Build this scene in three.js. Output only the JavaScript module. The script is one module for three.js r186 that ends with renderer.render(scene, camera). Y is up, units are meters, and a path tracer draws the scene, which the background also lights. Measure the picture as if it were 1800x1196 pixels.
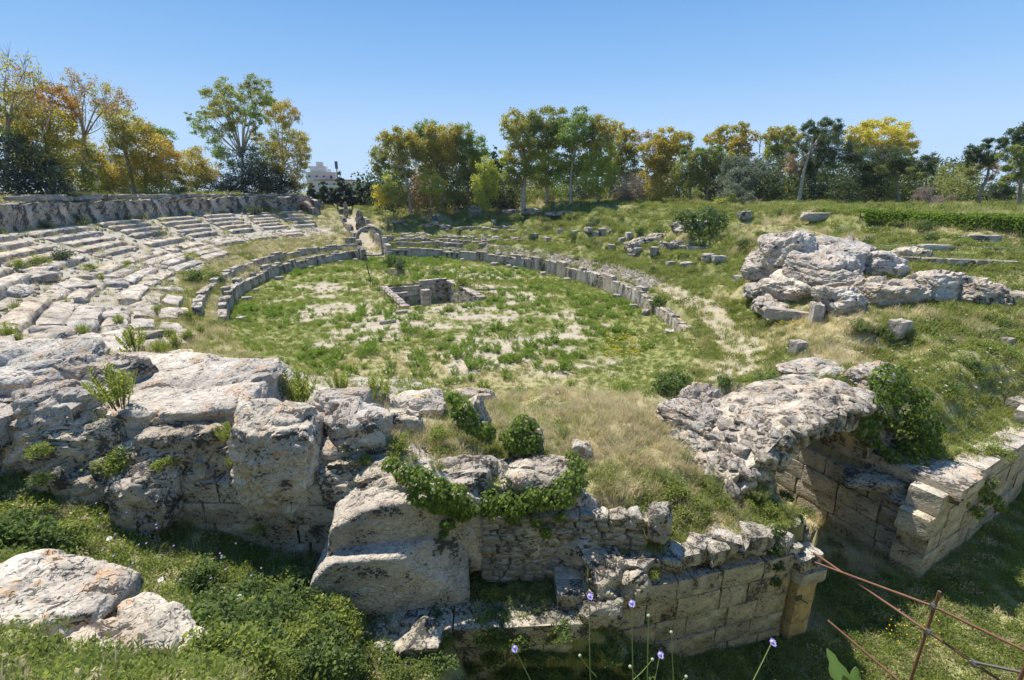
import * as THREE from 'three';
import { ImprovedNoise } from 'three/addons/math/ImprovedNoise.js';
import { mergeGeometries, mergeVertices, toCreasedNormals } from 'three/addons/utils/BufferGeometryUtils.js';

// ---------------------------------------------------------------- camera, sky, sun, exposure
const scene = new THREE.Scene();
const FOCAL = 850, CX = 900, CY = 598, EYE = 11, PITCH = 17.2 * Math.PI / 180;   // measured on the 1800 x 1196 photograph
const camera = new THREE.PerspectiveCamera(2 * Math.atan(CY / FOCAL) * 180 / Math.PI, 1800 / 1196, 0.1, 3000);
camera.position.set(0, EYE, 0);
camera.rotation.set(-PITCH, 0, 0);
camera.updateMatrixWorld(true);
const renderer = new THREE.WebGLRenderer({ antialias: true });
renderer.setSize(1024, 680);
renderer.toneMapping = THREE.LinearToneMapping;
renderer.toneMappingExposure = 1.5;
renderer.shadowMap.enabled = true;

const SUN_AZ = -38 * Math.PI / 180, SUN_EL = 61 * Math.PI / 180;                 // left of the view axis, high
const sunDir = new THREE.Vector3(Math.sin(SUN_AZ) * Math.cos(SUN_EL), Math.sin(SUN_EL), -Math.cos(SUN_AZ) * Math.cos(SUN_EL));
{
  const W = 512, Hh = 256, data = new Float32Array(W * Hh * 4);
  const stops = [[0, .52, .69, .90], [.10, .43, .63, .90], [.20, .265, .49, .83], [.36, .125, .325, .70], [.6, .095, .26, .60], [1, .08, .22, .54]];
  for (let j = 0; j < Hh; j++) {
    const el = ((j + .5) / Hh - .5) * Math.PI, s = Math.max(0, Math.sin(el));
    let k = 0; while (k < stops.length - 2 && s > stops[k + 1][0]) k++;
    const f = (s - stops[k][0]) / (stops[k + 1][0] - stops[k][0]);
    for (let i = 0; i < W; i++) {
      const o = (j * W + i) * 4;
      for (let c = 0; c < 3; c++) data[o + c] = (stops[k][c + 1] * (1 - f) + stops[k + 1][c + 1] * f) * .76;
      if (el < 0) { data[o] = .30; data[o + 1] = .32; data[o + 2] = .30; }
      data[o + 3] = 1;
    }
  }
  const sky = new THREE.DataTexture(data, W, Hh, THREE.RGBAFormat, THREE.FloatType);
  sky.mapping = THREE.EquirectangularReflectionMapping;
  sky.magFilter = sky.minFilter = THREE.LinearFilter;
  sky.needsUpdate = true;
  scene.background = sky; scene.environment = sky;
}
scene.fog = new THREE.FogExp2(new THREE.Color(.75, .83, .95), .00012);
const sun = new THREE.DirectionalLight(new THREE.Color(1, .93, .81), 4.8);
sun.position.copy(sunDir).multiplyScalar(250).add(new THREE.Vector3(0, 0, -60));
sun.target.position.set(0, 0, -60);
sun.castShadow = true;
sun.shadow.mapSize.set(4096, 4096);
Object.assign(sun.shadow.camera, { left: -120, right: 120, top: 120, bottom: -120, near: 1, far: 600 });
sun.name = 'sun'; sun.target.name = 'sun_target';
scene.add(sun, sun.target);

// ---------------------------------------------------------------- helpers
function rng(seed) { let s = (seed * 2654435761) >>> 0 || 1; return () => { s = (s + 0x6D2B79F5) >>> 0; let t = Math.imul(s ^ s >>> 15, 1 | s); t = t + Math.imul(t ^ t >>> 7, 61 | t) ^ t; return ((t ^ t >>> 14) >>> 0) / 4294967296; }; }
const perlin = new ImprovedNoise();
const n3 = (x, y, z) => perlin.noise(x + 117.3, y + 53.7, z + 211.9);
const fbm = (x, y, z, o = 4) => { let s = 0, a = .5; for (let i = 0; i < o; i++) { s += a * n3(x, y, z); x *= 2.03; y *= 2.03; z *= 2.03; a *= .5; } return s; };
const sst = (a, b, x) => { const t = Math.min(1, Math.max(0, (x - a) / (b - a))); return t * t * (3 - 2 * t); };
const mix = (a, b, t) => a + (b - a) * t;
const lut = (pts, x) => { if (x <= pts[0][0]) return pts[0][1]; for (let i = 1; i < pts.length; i++) if (x <= pts[i][0]) return mix(pts[i - 1][1], pts[i][1], (x - pts[i - 1][0]) / (pts[i][0] - pts[i - 1][0])); return pts[pts.length - 1][1]; };
const col = (r, g, b) => new THREE.Color().setRGB(r, g, b);
const V = (x, y, z) => new THREE.Vector3(x, y, z);
const CP = Math.cos(PITCH), SP = Math.sin(PITCH);
// the world point that a photograph pixel shows at forward distance F, or at height h
const ray = (px, py) => { const u = (px - CX) / FOCAL, v = (CY - py) / FOCAL; return [u, v * CP - SP, CP + v * SP]; };
const at = (px, py, F) => { const [u, up, fw] = ray(px, py); return V(u * F / fw, EYE + up * F / fw, -F); };
const atH = (px, py, h) => { const [, up, fw] = ray(px, py); return at(px, py, (h - EYE) * fw / up); };
const pxSize = F => (F * CP + 2) / FOCAL;        // metres per photograph pixel at distance F

const taken = {};
function numbered(name) { taken[name] = (taken[name] || 0) + 1; return taken[name] === 1 ? name : name + '_' + String(taken[name] - 1).padStart(3, '0'); }
function tag(o, label, category, group, kind) { o.userData.label = label; if (category) o.userData.category = category; if (group) o.userData.group = group; if (kind) o.userData.kind = kind; return o; }
function shadows(o) { o.traverse(m => { if (m.isMesh) { m.castShadow = true; m.receiveShadow = true; } }); return o; }
function thing(name, label, category, pos, group) { const g = new THREE.Group(); g.name = numbered(name); if (pos) g.position.copy(pos); tag(g, label, category, group, 'thing'); scene.add(g); return g; }
function part(name, geo, mat, parent) { const m = new THREE.Mesh(geo, mat); m.name = name; m.castShadow = m.receiveShadow = true; parent.add(m); return m; }
function single(name, geo, mat, label, category, pos, group) { const m = new THREE.Mesh(geo, mat); m.name = numbered(name); m.castShadow = m.receiveShadow = true; if (pos) m.position.copy(pos); tag(m, label, category, group, 'thing'); scene.add(m); return m; }
const ORD = ['first', 'second', 'third', 'fourth', 'fifth', 'sixth', 'seventh', 'eighth', 'ninth', 'tenth', 'eleventh', 'twelfth', 'thirteenth', 'fourteenth', 'fifteenth', 'sixteenth', 'seventeenth', 'eighteenth', 'nineteenth', 'twentieth'];

// ---------------------------------------------------------------- textures (periodic noise)
function tileNoise(seed) {
  const r = rng(seed), P = new Uint8Array(512), G = new Float32Array(512);
  for (let i = 0; i < 256; i++) { P[i] = i; }
  for (let i = 255; i > 0; i--) { const j = Math.floor(r() * (i + 1)); [P[i], P[j]] = [P[j], P[i]]; }
  for (let i = 0; i < 256; i++) { P[i + 256] = P[i]; G[i] = G[i + 256] = r(); }
  return (u, v, p) => {
    const x = u * p, y = v * p, xi = Math.floor(x), yi = Math.floor(y), fx = x - xi, fy = y - yi;
    const a = xi % p, b = (xi + 1) % p, c = yi % p, d = (yi + 1) % p;
    const h = (i, j) => G[P[(P[i & 255] + j) & 255]];
    const sx = fx * fx * (3 - 2 * fx), sy = fy * fy * (3 - 2 * fy);
    return mix(mix(h(a, c), h(b, c), sx), mix(h(a, d), h(b, d), sx), sy);
  };
}
function tfbm(tn, u, v, p, o) { let s = 0, a = .5, w = 0; for (let i = 0; i < o; i++) { s += a * tn(u, v, p); w += a; p *= 2; a *= .55; } return s / w; }
const toSRGB = c => { c = Math.min(1, Math.max(0, c)); return c <= .0031308 ? c * 12.92 : 1.055 * Math.pow(c, 1 / 2.4) - .055; };
function makeTex(N, fn, srgb) {
  const d = new Uint8Array(N * N * 4);
  for (let j = 0; j < N; j++) for (let i = 0; i < N; i++) {
    const c = fn(i / N, j / N), o = (j * N + i) * 4;
    for (let k = 0; k < 3; k++) d[o + k] = Math.round(255 * (srgb ? toSRGB(c[k]) : Math.min(1, Math.max(0, c[k]))));
    d[o + 3] = 255;
  }
  const t = new THREE.DataTexture(d, N, N, THREE.RGBAFormat);
  t.wrapS = t.wrapT = THREE.RepeatWrapping; t.magFilter = THREE.LinearFilter; t.minFilter = THREE.LinearMipmapLinearFilter; t.generateMipmaps = true;
  if (srgb) t.colorSpace = THREE.SRGBColorSpace;
  t.needsUpdate = true; return t;
}
const TN = tileNoise(11), TM = tileNoise(29);
const mix3 = (a, b, t) => [mix(a[0], b[0], t), mix(a[1], b[1], t), mix(a[2], b[2], t)];
// limestone: pale and warm patches, black lichen with its own outline, orange lichen spots, hairline cracks
function stoneTex(N, seed, o) {
  const A = tileNoise(seed), B = tileNoise(seed + 7);
  return makeTex(N, (u, v) => {
    const big = tfbm(A, u, v, 3, 4), mid = tfbm(B, u, v, 10, 4), fine = tfbm(A, u, v, 48, 3), grain = B(u, v, 200);
    let c = mix3(o.a, o.b, sst(.35, .65, big * .6 + mid * .4));
    const g = .62 + .62 * fine + .25 * (grain - .5); c = c.map(x => x * g);
    const crack = Math.abs(tfbm(B, u, v, 5, 4) - .5); c = mix3(c, [.12, .11, .10], (1 - sst(.0, .012, crack)) * .55);
    const orange = sst(.60, .68, tfbm(A, u, v, 7, 3)) * sst(.45, .6, fine); c = mix3(c, [.46, .25, .10], orange * o.orange);
    const moss = sst(.6, .7, tfbm(B, u, v, 6, 4)); c = mix3(c, [.12, .13, .06], moss * (o.moss || 0));
    const bl = tfbm(A, u, v, 6, 5) * .55 + fine * .33 + grain * .12; c = mix3(c, [.035, .034, .033], sst(o.black, o.black + .045, bl) * .9);
    return c;
  }, true);
}
const stoneBump = makeTex(1024, (u, v) => {
  const mid = tfbm(TM, u, v, 10, 4), fine = tfbm(TN, u, v, 48, 3), crack = Math.abs(tfbm(TM, u, v, 5, 4) - .5), pit = sst(.62, .75, tfbm(TN, u, v, 30, 2));
  const h = .25 + .4 * mid + .3 * fine - .35 * (1 - sst(0, .02, crack)) - .3 * pit; return [h, h, h];
}, false);
const stoneMat = (o) => new THREE.MeshStandardMaterial({ map: stoneTex(o.N || 1024, o.seed, o), bumpMap: stoneBump, bumpScale: o.bump ?? .06, roughness: .95, metalness: 0, vertexColors: true });
const M = {
  pale: stoneMat({ seed: 101, a: [.60, .525, .43], b: [.42, .37, .305], orange: .7, black: .61 }),
  mottled: stoneMat({ seed: 131, a: [.57, .495, .40], b: [.40, .35, .285], orange: .5, black: .575 }),
  grey: stoneMat({ seed: 151, a: [.53, .465, .38], b: [.38, .335, .28], orange: .3, black: .59, moss: .2 }),
  black: stoneMat({ seed: 171, a: [.55, .485, .39], b: [.39, .345, .27], orange: .2, black: .53, moss: .3 }),
  ashlar: stoneMat({ seed: 191, a: [.60, .54, .44], b: [.45, .40, .325], orange: .35, black: .60, moss: .4, bump: .035 }),
  tuff: stoneMat({ seed: 211, a: [.64, .48, .25], b: [.52, .38, .20], orange: .15, black: .66, N: 512, bump: .03 }),
};
const groundMap = makeTex(1024, (u, v) => { const a = tfbm(TN, u, v, 8, 4), b = tfbm(TM, u, v, 64, 3), g = TN(u, v, 256); const k = .45 + .45 * a + .35 * b + .25 * (g - .5); return [k, k * (.97 + .06 * a), k * (.92 + .12 * b)]; }, true);
const groundBump = makeTex(512, (u, v) => { const k = tfbm(TM, u, v, 24, 4); return [k, k, k]; }, false);
M.ground = new THREE.MeshStandardMaterial({ map: groundMap, bumpMap: groundBump, bumpScale: .10, roughness: 1, vertexColors: true });
const barkTex = makeTex(256, (u, v) => { const k = tfbm(TN, u, v * .25 + .1, 24, 3) * .6 + TM(u, v, 12) * .4; return [.14 + .30 * k, .115 + .27 * k, .09 + .23 * k]; }, true);
M.bark = new THREE.MeshStandardMaterial({ map: barkTex, roughness: .95 });
const paleBark = makeTex(256, (u, v) => { const k = tfbm(TM, u, v, 8, 3); return [.22 + .38 * k, .19 + .35 * k, .15 + .31 * k]; }, true);
M.paleBark = new THREE.MeshStandardMaterial({ map: paleBark, roughness: .9 });
M.leaf = new THREE.MeshPhysicalMaterial({ color: 0xffffff, vertexColors: true, roughness: 1, transmission: .55, specularIntensity: .4, thickness: 0, side: THREE.DoubleSide });
M.grass = new THREE.MeshPhysicalMaterial({ color: 0xffffff, roughness: 1, transmission: .45, specularIntensity: .4, thickness: 0, side: THREE.DoubleSide });
M.twig = new THREE.MeshStandardMaterial({ color: col(.16, .12, .08), roughness: .95 });
M.dryStem = new THREE.MeshStandardMaterial({ color: col(.30, .24, .13), roughness: .95 });
// ---------------------------------------------------------------- the shape of the place: an ellipse with its long axis running away to the left
const CXX = -9, CF = 52, AX = [-.423, .906], BX = [.906, .423];
const toAB = (x, F) => { const dx = x - CXX, dF = F - CF; return [dx * AX[0] + dF * AX[1], dx * BX[0] + dF * BX[1]]; };
const toXF = (a, b) => [CXX + a * AX[0] + b * BX[0], CF + a * AX[1] + b * BX[1]];
const SA = k => 33.5 + 31 * k, SB = k => 19.3 + 20.5 * k;
function ellK(a, b) { let lo = -.9, hi = 12; for (let i = 0; i < 22; i++) { const m = (lo + hi) / 2, A = SA(m), B = SB(m); if ((a / A) ** 2 + (b / B) ** 2 > 1) lo = m; else hi = m; } return lo; }
const onEll = (k, th) => toXF(SA(k) * Math.cos(th), SB(k) * Math.sin(th));     // th 0 = far gate, negative = left side, positive = right side
const PIT = { a0: -4.4, a1: 7.2, b0: -3.5, b1: 4.3, d: -2.4 };
const leftH = k => k < .58 ? 1.45 + 4.6 * k : 4.118 + 8.3 * (k - .58);        // the left seats: gentle below the walkway, steeper above
const SHELF = [[14.5, 27.2, 3.6, 2.2], [16.5, 29.5, 4.5, 2.5], [17.8, 33.5, 5.7, 3], [20, 31.5, 5.5, 2.6], [22.9, 34, 6.4, 3], [25, 32.5, 6.2, 3], [19, 27.3, 4.4, 2.2], [22, 27.6, 4.8, 2.4], [25, 28, 5.1, 2.6], [28, 27.4, 5.0, 2.6], [28.5, 36, 6.8, 4]];     // the slope that the white outcrop lies on
function Hfar(x, F) {
  const [a, b] = toAB(x, F), k = ellK(a, b);
  const nz = fbm(x * .12, 3, F * .12, 4), nf = fbm(x * .6, 8, F * .6, 3);
  let h;
  const wR = sst(-6, 6, b);
  const wall = b < 0 ? sst(-9, -3, a) : sst(-26, -22, a);                     // the podium wall is lost at the near left
  if (k < 0) {
    h = .10 * nz + .06 * nf;
    h = mix(mix(0, 1.2, sst(-.14, .02, k)), h, wall);
    if (a > PIT.a0 - .3 && a < PIT.a1 + .3 && b > PIT.b0 - .3 && b < PIT.b1 + .3) h = PIT.d;
    if (a > 13 && a < 20 && Math.abs(b - .2) < 1.3) h = -1.8;
  } else {
    const step = sst(.012, .03, k);
    const left = leftH(k) + .15 * nz;
    const kt = Math.min(1, Math.max(0, (k + .10 * nz - .15) / 1.1)) * 4, ks = (Math.floor(kt) + sst(.6, .95, kt - Math.floor(kt))) / 4;        // grassed-over terraces with short banks
    let right = 1.45 + 1.3 * sst(.02, .2, k) + 5.4 * mix(kt / 4, ks, .9) + 1.2 * nz * sst(.1, .35, k) + .3 * nf * sst(.1, .3, k);
    right += 1.2 * sst(.05, .3, fbm(x * .11 + 9, 4, F * .11, 3)) * sst(.2, .4, k) * (1 - sst(1, 1.4, k));
    let L = left; if (k > .95) L = mix(Math.min(left, 7.1), 10.05, sst(1.025, 1.06, k)) + .2 * nf;
    if (k < .18) L -= .25 * (1 - k / .18);
    let sw = 0, sh = 0; for (const [tx, tF, th, tr] of SHELF) { const q = Math.exp(-((x - tx) ** 2 + (F - tF) ** 2) / (2 * tr * tr)); sw += q; sh += q * th; }
    if (sw > 1e-4) right = mix(right, sh / sw + .25 * nf, Math.min(1, sw * 1.2) * sst(.11, .31, k));
    h = mix(L, right, wR);
    h = mix(mix(0, 1.2, sst(-.14, .02, k)) + (h - 1.45), h * step, wall);
    h = mix(h, mix(10.1, 8.8, wR) + .25 * nz, sst(1.06, 1.5, k));
    if (a > 30 && Math.abs(b) < 14) h = mix(h, Math.min(h, 7.4), sst(14, 8, Math.abs(b)) * sst(.5, 1.2, k));
  }
  if (a > 31 && a < 75) { const c = mix(.2, 4.6, sst(33, 62, a)); h = mix(c, h, sst(1.7, 2.0, Math.abs(b))); if (a > 62) h = mix(h, 6.5, .3); }
  return h;
}
// front wall line of the near ruins (x, F), left of the passage and right of it
const FRONT_L = [[-22, 13], [-14, 10.8], [-9, 10.1], [-3, 9.8], [-1.2, 9.4], [1.6, 9.15], [1.65, 8.35], [4.1, 8.9], [7.3, 9.8]];
const FRONT_R = [[12, 11.5], [18.8, 15.4], [28, 22], [40, 32]];
const TRENCH = [[-16, 5.6], [-12, 4.6], [-9, 3.9], [-6, 2.9], [-4, 2.4], [-2, 2.1], [0, 2.2], [1.5, 2.2], [2.6, 1.2], [4.0, .3], [6, 0], [20, .1], [30, 2], [45, 6]];
const NEAR = [[-18, 12, 6.4], [-14, 11.5, 6.1], [-11, 11, 5.7], [-8, 11, 5.5], [-5, 11, 5.3], [-3, 10.5, 5.0], [-1.5, 10.6, 4.7], [0, 11, 4.4], [2, 11, 3.9], [0, 12.5, 4.35], [3, 13.5, 4.15], [2, 17, 3.5],
  [5, 10.6, 3.25], [4, 12, 3.8], [6, 12, 3.5], [2.4, 9.4, 3.0], [4.2, 9.6, 3.0], [6.4, 10.2, 3.0], [-5, 14, 4.9], [-10, 14, 5.4], [-5, 17, 4.0], [-10, 17, 4.6], [-16, 16, 5.4], [0, 18, 3.0], [-8, 20, 3.6], [-14, 20, 4.2], [-20, 20, 5.0], [-4, 21, 2.2], [0, 22, 1.6], [4, 19, 2.8], [6, 16, 3.6],
  [10, 19, 3.7], [13, 14, 3.2], [15, 16.6, 4.2], [14, 19, 4.6], [18, 19, 5.0], [20, 19.5, 4.6], [24, 22, 5.5], [12, 22, 3.7], [9, 23, 2.6], [17, 24, 4.7], [30, 26, 6.4], [22, 28, 5.4], [13.2, 12.7, 2.7], [15, 13.8, 2.75], [17, 15, 2.8], [19, 16.2, 2.9], [22, 18.4, 3.2], [25, 20.5, 3.5]];
function nearBack(x, F) { let s = 0, w = 0; for (const [px, pF, h] of NEAR) { const d = (x - px) ** 2 + (F - pF) ** 2 + .25, q = 1 / (d * d); s += q * h; w += q; } return s / w + .22 * fbm(x * .5, 1, F * .5, 3) + .06 * fbm(x * 2.2, 5, F * 2.2, 2); }
const frontF = x => x < 9.6 ? lut(FRONT_L, x) : lut(FRONT_R, x);
function trench(x, F) {
  const h1 = lut(TRENCH, x), h0 = mix(h1, Math.min(h1, .8), sst(7.98, 7.84, F) * sst(-1.6, -.6, x));   // the low wall under the grassy ledge
  const left = lut([[0, 9.3], [1, 9.1], [1.6, 8.3], [4, 6.0], [5.5, 4.4], [7.2, 3.2], [9, 2.6]], F), right = lut([[0, 9.3], [.9, 9.1], [2, 6.6], [3, 4.2], [5, 1.8], [7, .1], [9, 0]], F);
  const l = mix(left, left + h0 - 2.6, sst(1, 6, F));
  return Math.max(Math.min(h0, right + 4), mix(l, right, sst(-3.6, -1.6, x))) + (.18 * fbm(x * .9, 2, F * .9, 3) + .05 * fbm(x * 3, 2, F * 3, 2)) * sst(1.5, 4, F);
}
function Hnear(x, F) {
  const [a, b] = toAB(x, F);
  if (F < frontF(x) + .25 && !(x > 7.3 && x < 12 && F > 9.9)) return trench(x, F);
  const bl = lut([[-47, -3.0], [-43.5, -2.4], [-40, -1.5]], a);
  if (a < -36 && b > bl - .2 && b < 2.2 && x > 4 && a > -47.5) { const c = .05 + .9 * sst(-41, -37, a) + .1 * fbm(x, 7, F, 3); const e = Math.max(sst(2.0, 2.2, b), sst(bl, bl - .2, b)); return mix(c, nearBack(x, F), Math.max(e, sst(-38.5, -36.5, a))); }
  if (x > 7.3 && x < 12 && F < 11.5 && b < 2.0 && b > -3.2) return .05;
  return nearBack(x, F);
}
function H(x, F) {
  if (F < 8) return F < -1 ? 9.4 : Hnear(x, Math.max(F, 0));
  const w = sst(17, 23, F + Math.max(0, Math.abs(x) - 12) * .25);
  if (w <= 0) return Hnear(x, F);
  if (w >= 1) return Hfar(x, F);
  return mix(Hnear(x, F), Hfar(x, F), w);
}
const onGround = (px, py) => {                                   // where the ray of a photograph pixel meets the ground
  const [u, up, fw] = ray(px, py); let F = 5;
  for (; F < 250; F *= 1.004) if (EYE + up * F / fw < H(u * F / fw, F)) break;
  const x = u * F / fw; return V(x, H(x, F), -F);
};
const G = (x, F, dy = 0) => V(x, H(x, F) + dy, -F);
// what covers the ground: bare, green, dry, rock weights
function cover(x, F) {
  const [a, b] = toAB(x, F), k = ellK(a, b);
  const p = fbm(x * .16 + 3, 1.5, F * .16, 4), q = fbm(x * .5, 6.5, F * .5, 3), d = fbm(x * .1 + 40, 2.5, F * .1, 3);
  let bare = 0, dry = 0, rock = 0;
  if (k < 0 && F > 20) {
    const edge = sst(-.42, -.12, k);
    bare = sst(-.06, .22, p * .8 + q * .5 + .13 - .28 * edge - .16 * sst(8, 20, a)); dry = sst(.0, .3, d + .1) * .35;
    if (a < -14 && b < 2) { dry = Math.max(dry, .7 * sst(-14, -20, a)); }
    if (a > -5 && a < 26 && Math.abs(b) < 6.5) { bare *= .3; dry = Math.max(dry, .55); }
  } else if (F < 20 || a < -36) {
    if (F > frontF(x)) { rock = x < -1 ? sst(-.5, -4, x) * .9 : 0; dry = sst(-.1, .25, d + q * .4 + (x > -1 && x < 5 && F > 11.5 ? .25 : -.05)); bare = .15; if (a < -33 && b > -3 && b < 2.2 && x > 4) bare = .35; }
    else { dry = .25 * sst(0, .2, q); bare = .15; }
  } else if (b < 0) {
    rock = sst(.16, .3, k) * (1 - sst(.93, .97, k)) * (a > 18 ? sst(.36, .46, k) : 1); dry = .55 + .4 * d; bare = .1;
    if (k > 1) { rock = 0; dry = .4; }
    if (a > 50 && b > -16) { rock *= .25; dry = .5; }
  } else {
    dry = sst(-.05, .5, d + .5 * q); bare = .12 * sst(0, .2, q);
    if (k > .05 && k < .125 + .04 * q && a < 12) { bare = .75 + .5 * q; dry = .3; }
  }
  if (a > 33 && a < 75 && Math.abs(b) < 1.7) { bare = 1; dry = 0; }
  rock *= sst(-.35, .05, q + .25); 
  return { bare, dry, rock, k, a, b, p, q };
}
const C_BARE = [.37, .32, .245], C_GREEN = [.19, .20, .065], C_DRY = [.36, .31, .17], C_ROCK = [.36, .33, .28];
function groundColour(x, F) {
  const c = cover(x, F); let r = mix3(C_GREEN, C_DRY, c.dry);
  r = mix3(r, C_BARE, c.bare); r = mix3(r, C_ROCK, c.rock);
  if (F > 200 || F < -3) r = C_GREEN;
  const j = 1 + .25 * c.q; return r.map(v => v * j * 1.25);
}
{
  const az = []; for (let d = -180; d < -62; d += 5) az.push(d); for (let i = 0; i <= 480; i++) az.push(-62 + 124 * i / 480); for (let d = 65; d <= 180; d += 5) az.push(d); 
  const rad = [.6]; while (rad[rad.length - 1] < 900) { const r = rad[rad.length - 1]; rad.push(r * (r < 6 ? 1.02 : r < 110 ? 1.0092 : 1.06)); }
  const nA = az.length, nR = rad.length, pos = new Float32Array(nA * nR * 3 + 3), cl = new Float32Array(nA * nR * 3 + 3), uv = new Float32Array(nA * nR * 2 + 2), idx = [];
  for (let j = 0; j < nR; j++) for (let i = 0; i < nA; i++) {
    const t = az[i] * Math.PI / 180, x = Math.sin(t) * rad[j], F = Math.cos(t) * rad[j], o = j * nA + i, c = groundColour(x, F);
    pos[o * 3] = x; pos[o * 3 + 1] = H(x, F); pos[o * 3 + 2] = -F; cl.set(c, o * 3); uv[o * 2] = x / 3; uv[o * 2 + 1] = F / 3;
  }
  const ce = nA * nR; pos[ce * 3 + 1] = 9.4; cl.set([.3, .25, .13], ce * 3);
  for (let j = 0; j < nR - 1; j++) for (let i = 0; i < nA - 1; i++) { const p = j * nA + i; idx.push(p, p + 1, p + nA, p + 1, p + nA + 1, p + nA); }
  for (let i = 0; i < nA - 1; i++) idx.push(ce, i + 1, i);
  const g = new THREE.BufferGeometry();
  g.setAttribute('position', new THREE.BufferAttribute(pos, 3)); g.setAttribute('color', new THREE.BufferAttribute(cl, 3)); g.setAttribute('uv', new THREE.BufferAttribute(uv, 2)); g.setIndex(idx); g.computeVertexNormals();
  const m = new THREE.Mesh(g, M.ground); m.name = 'ground'; m.receiveShadow = m.castShadow = true; tag(m, 'weedy earth and rock ground of the amphitheatre hollow', null, null, 'structure'); scene.add(m);
}
// ---------------------------------------------------------------- stone makers
function boxUV(geo, s = .42, off = 0) {                       // box-projected uv in metres on unwelded triangles
  const g = geo.index ? geo.toNonIndexed() : geo, p = g.attributes.position, uv = new Float32Array(p.count * 2);
  const a = V(0, 0, 0), b = V(0, 0, 0), c = V(0, 0, 0), n = V(0, 0, 0), ab = V(0, 0, 0), ac = V(0, 0, 0);
  for (let i = 0; i < p.count; i += 3) {
    a.fromBufferAttribute(p, i); b.fromBufferAttribute(p, i + 1); c.fromBufferAttribute(p, i + 2);
    n.crossVectors(ab.subVectors(b, a), ac.subVectors(c, a)); const x = Math.abs(n.x), y = Math.abs(n.y), z = Math.abs(n.z);
    [a, b, c].forEach((q, k) => { const o = (i + k) * 2, wu = .28 * n3(q.x * .17, q.y * .17, q.z * .17), wv = .28 * n3(q.x * .17 + 40, q.y * .17, q.z * .17); if (y >= x && y >= z) { uv[o] = q.x * s + off; uv[o + 1] = q.z * s; } else if (x >= z) { uv[o] = q.z * s + off; uv[o + 1] = q.y * s; } else { uv[o] = q.x * s + off; uv[o + 1] = q.y * s + .37; } uv[o] += wu; uv[o + 1] += wv; });
  }
  g.setAttribute('uv', new THREE.BufferAttribute(uv, 2)); return g;
}
function tint(geo, seed, amt = .2, f = .8) {
  const p = geo.attributes.position, c = new Float32Array(p.count * 3), q = rng(Math.round(seed * 31) + 7), lum = .84 + .3 * q(), hue = (q() - .5) * .12;
  for (let i = 0; i < p.count; i++) { const x = p.getX(i), y = p.getY(i), z = p.getZ(i), v = lum + amt * 2 * fbm(x * f + seed, y * f, z * f, 3), w = .05 * n3(x * f * .7, y * f + seed, z * f); c[i * 3] = v * (1 + w + hue * .5); c[i * 3 + 1] = v; c[i * 3 + 2] = v * (1 - w - hue); }
  geo.setAttribute('color', new THREE.BufferAttribute(c, 3)); return geo;
}
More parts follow.
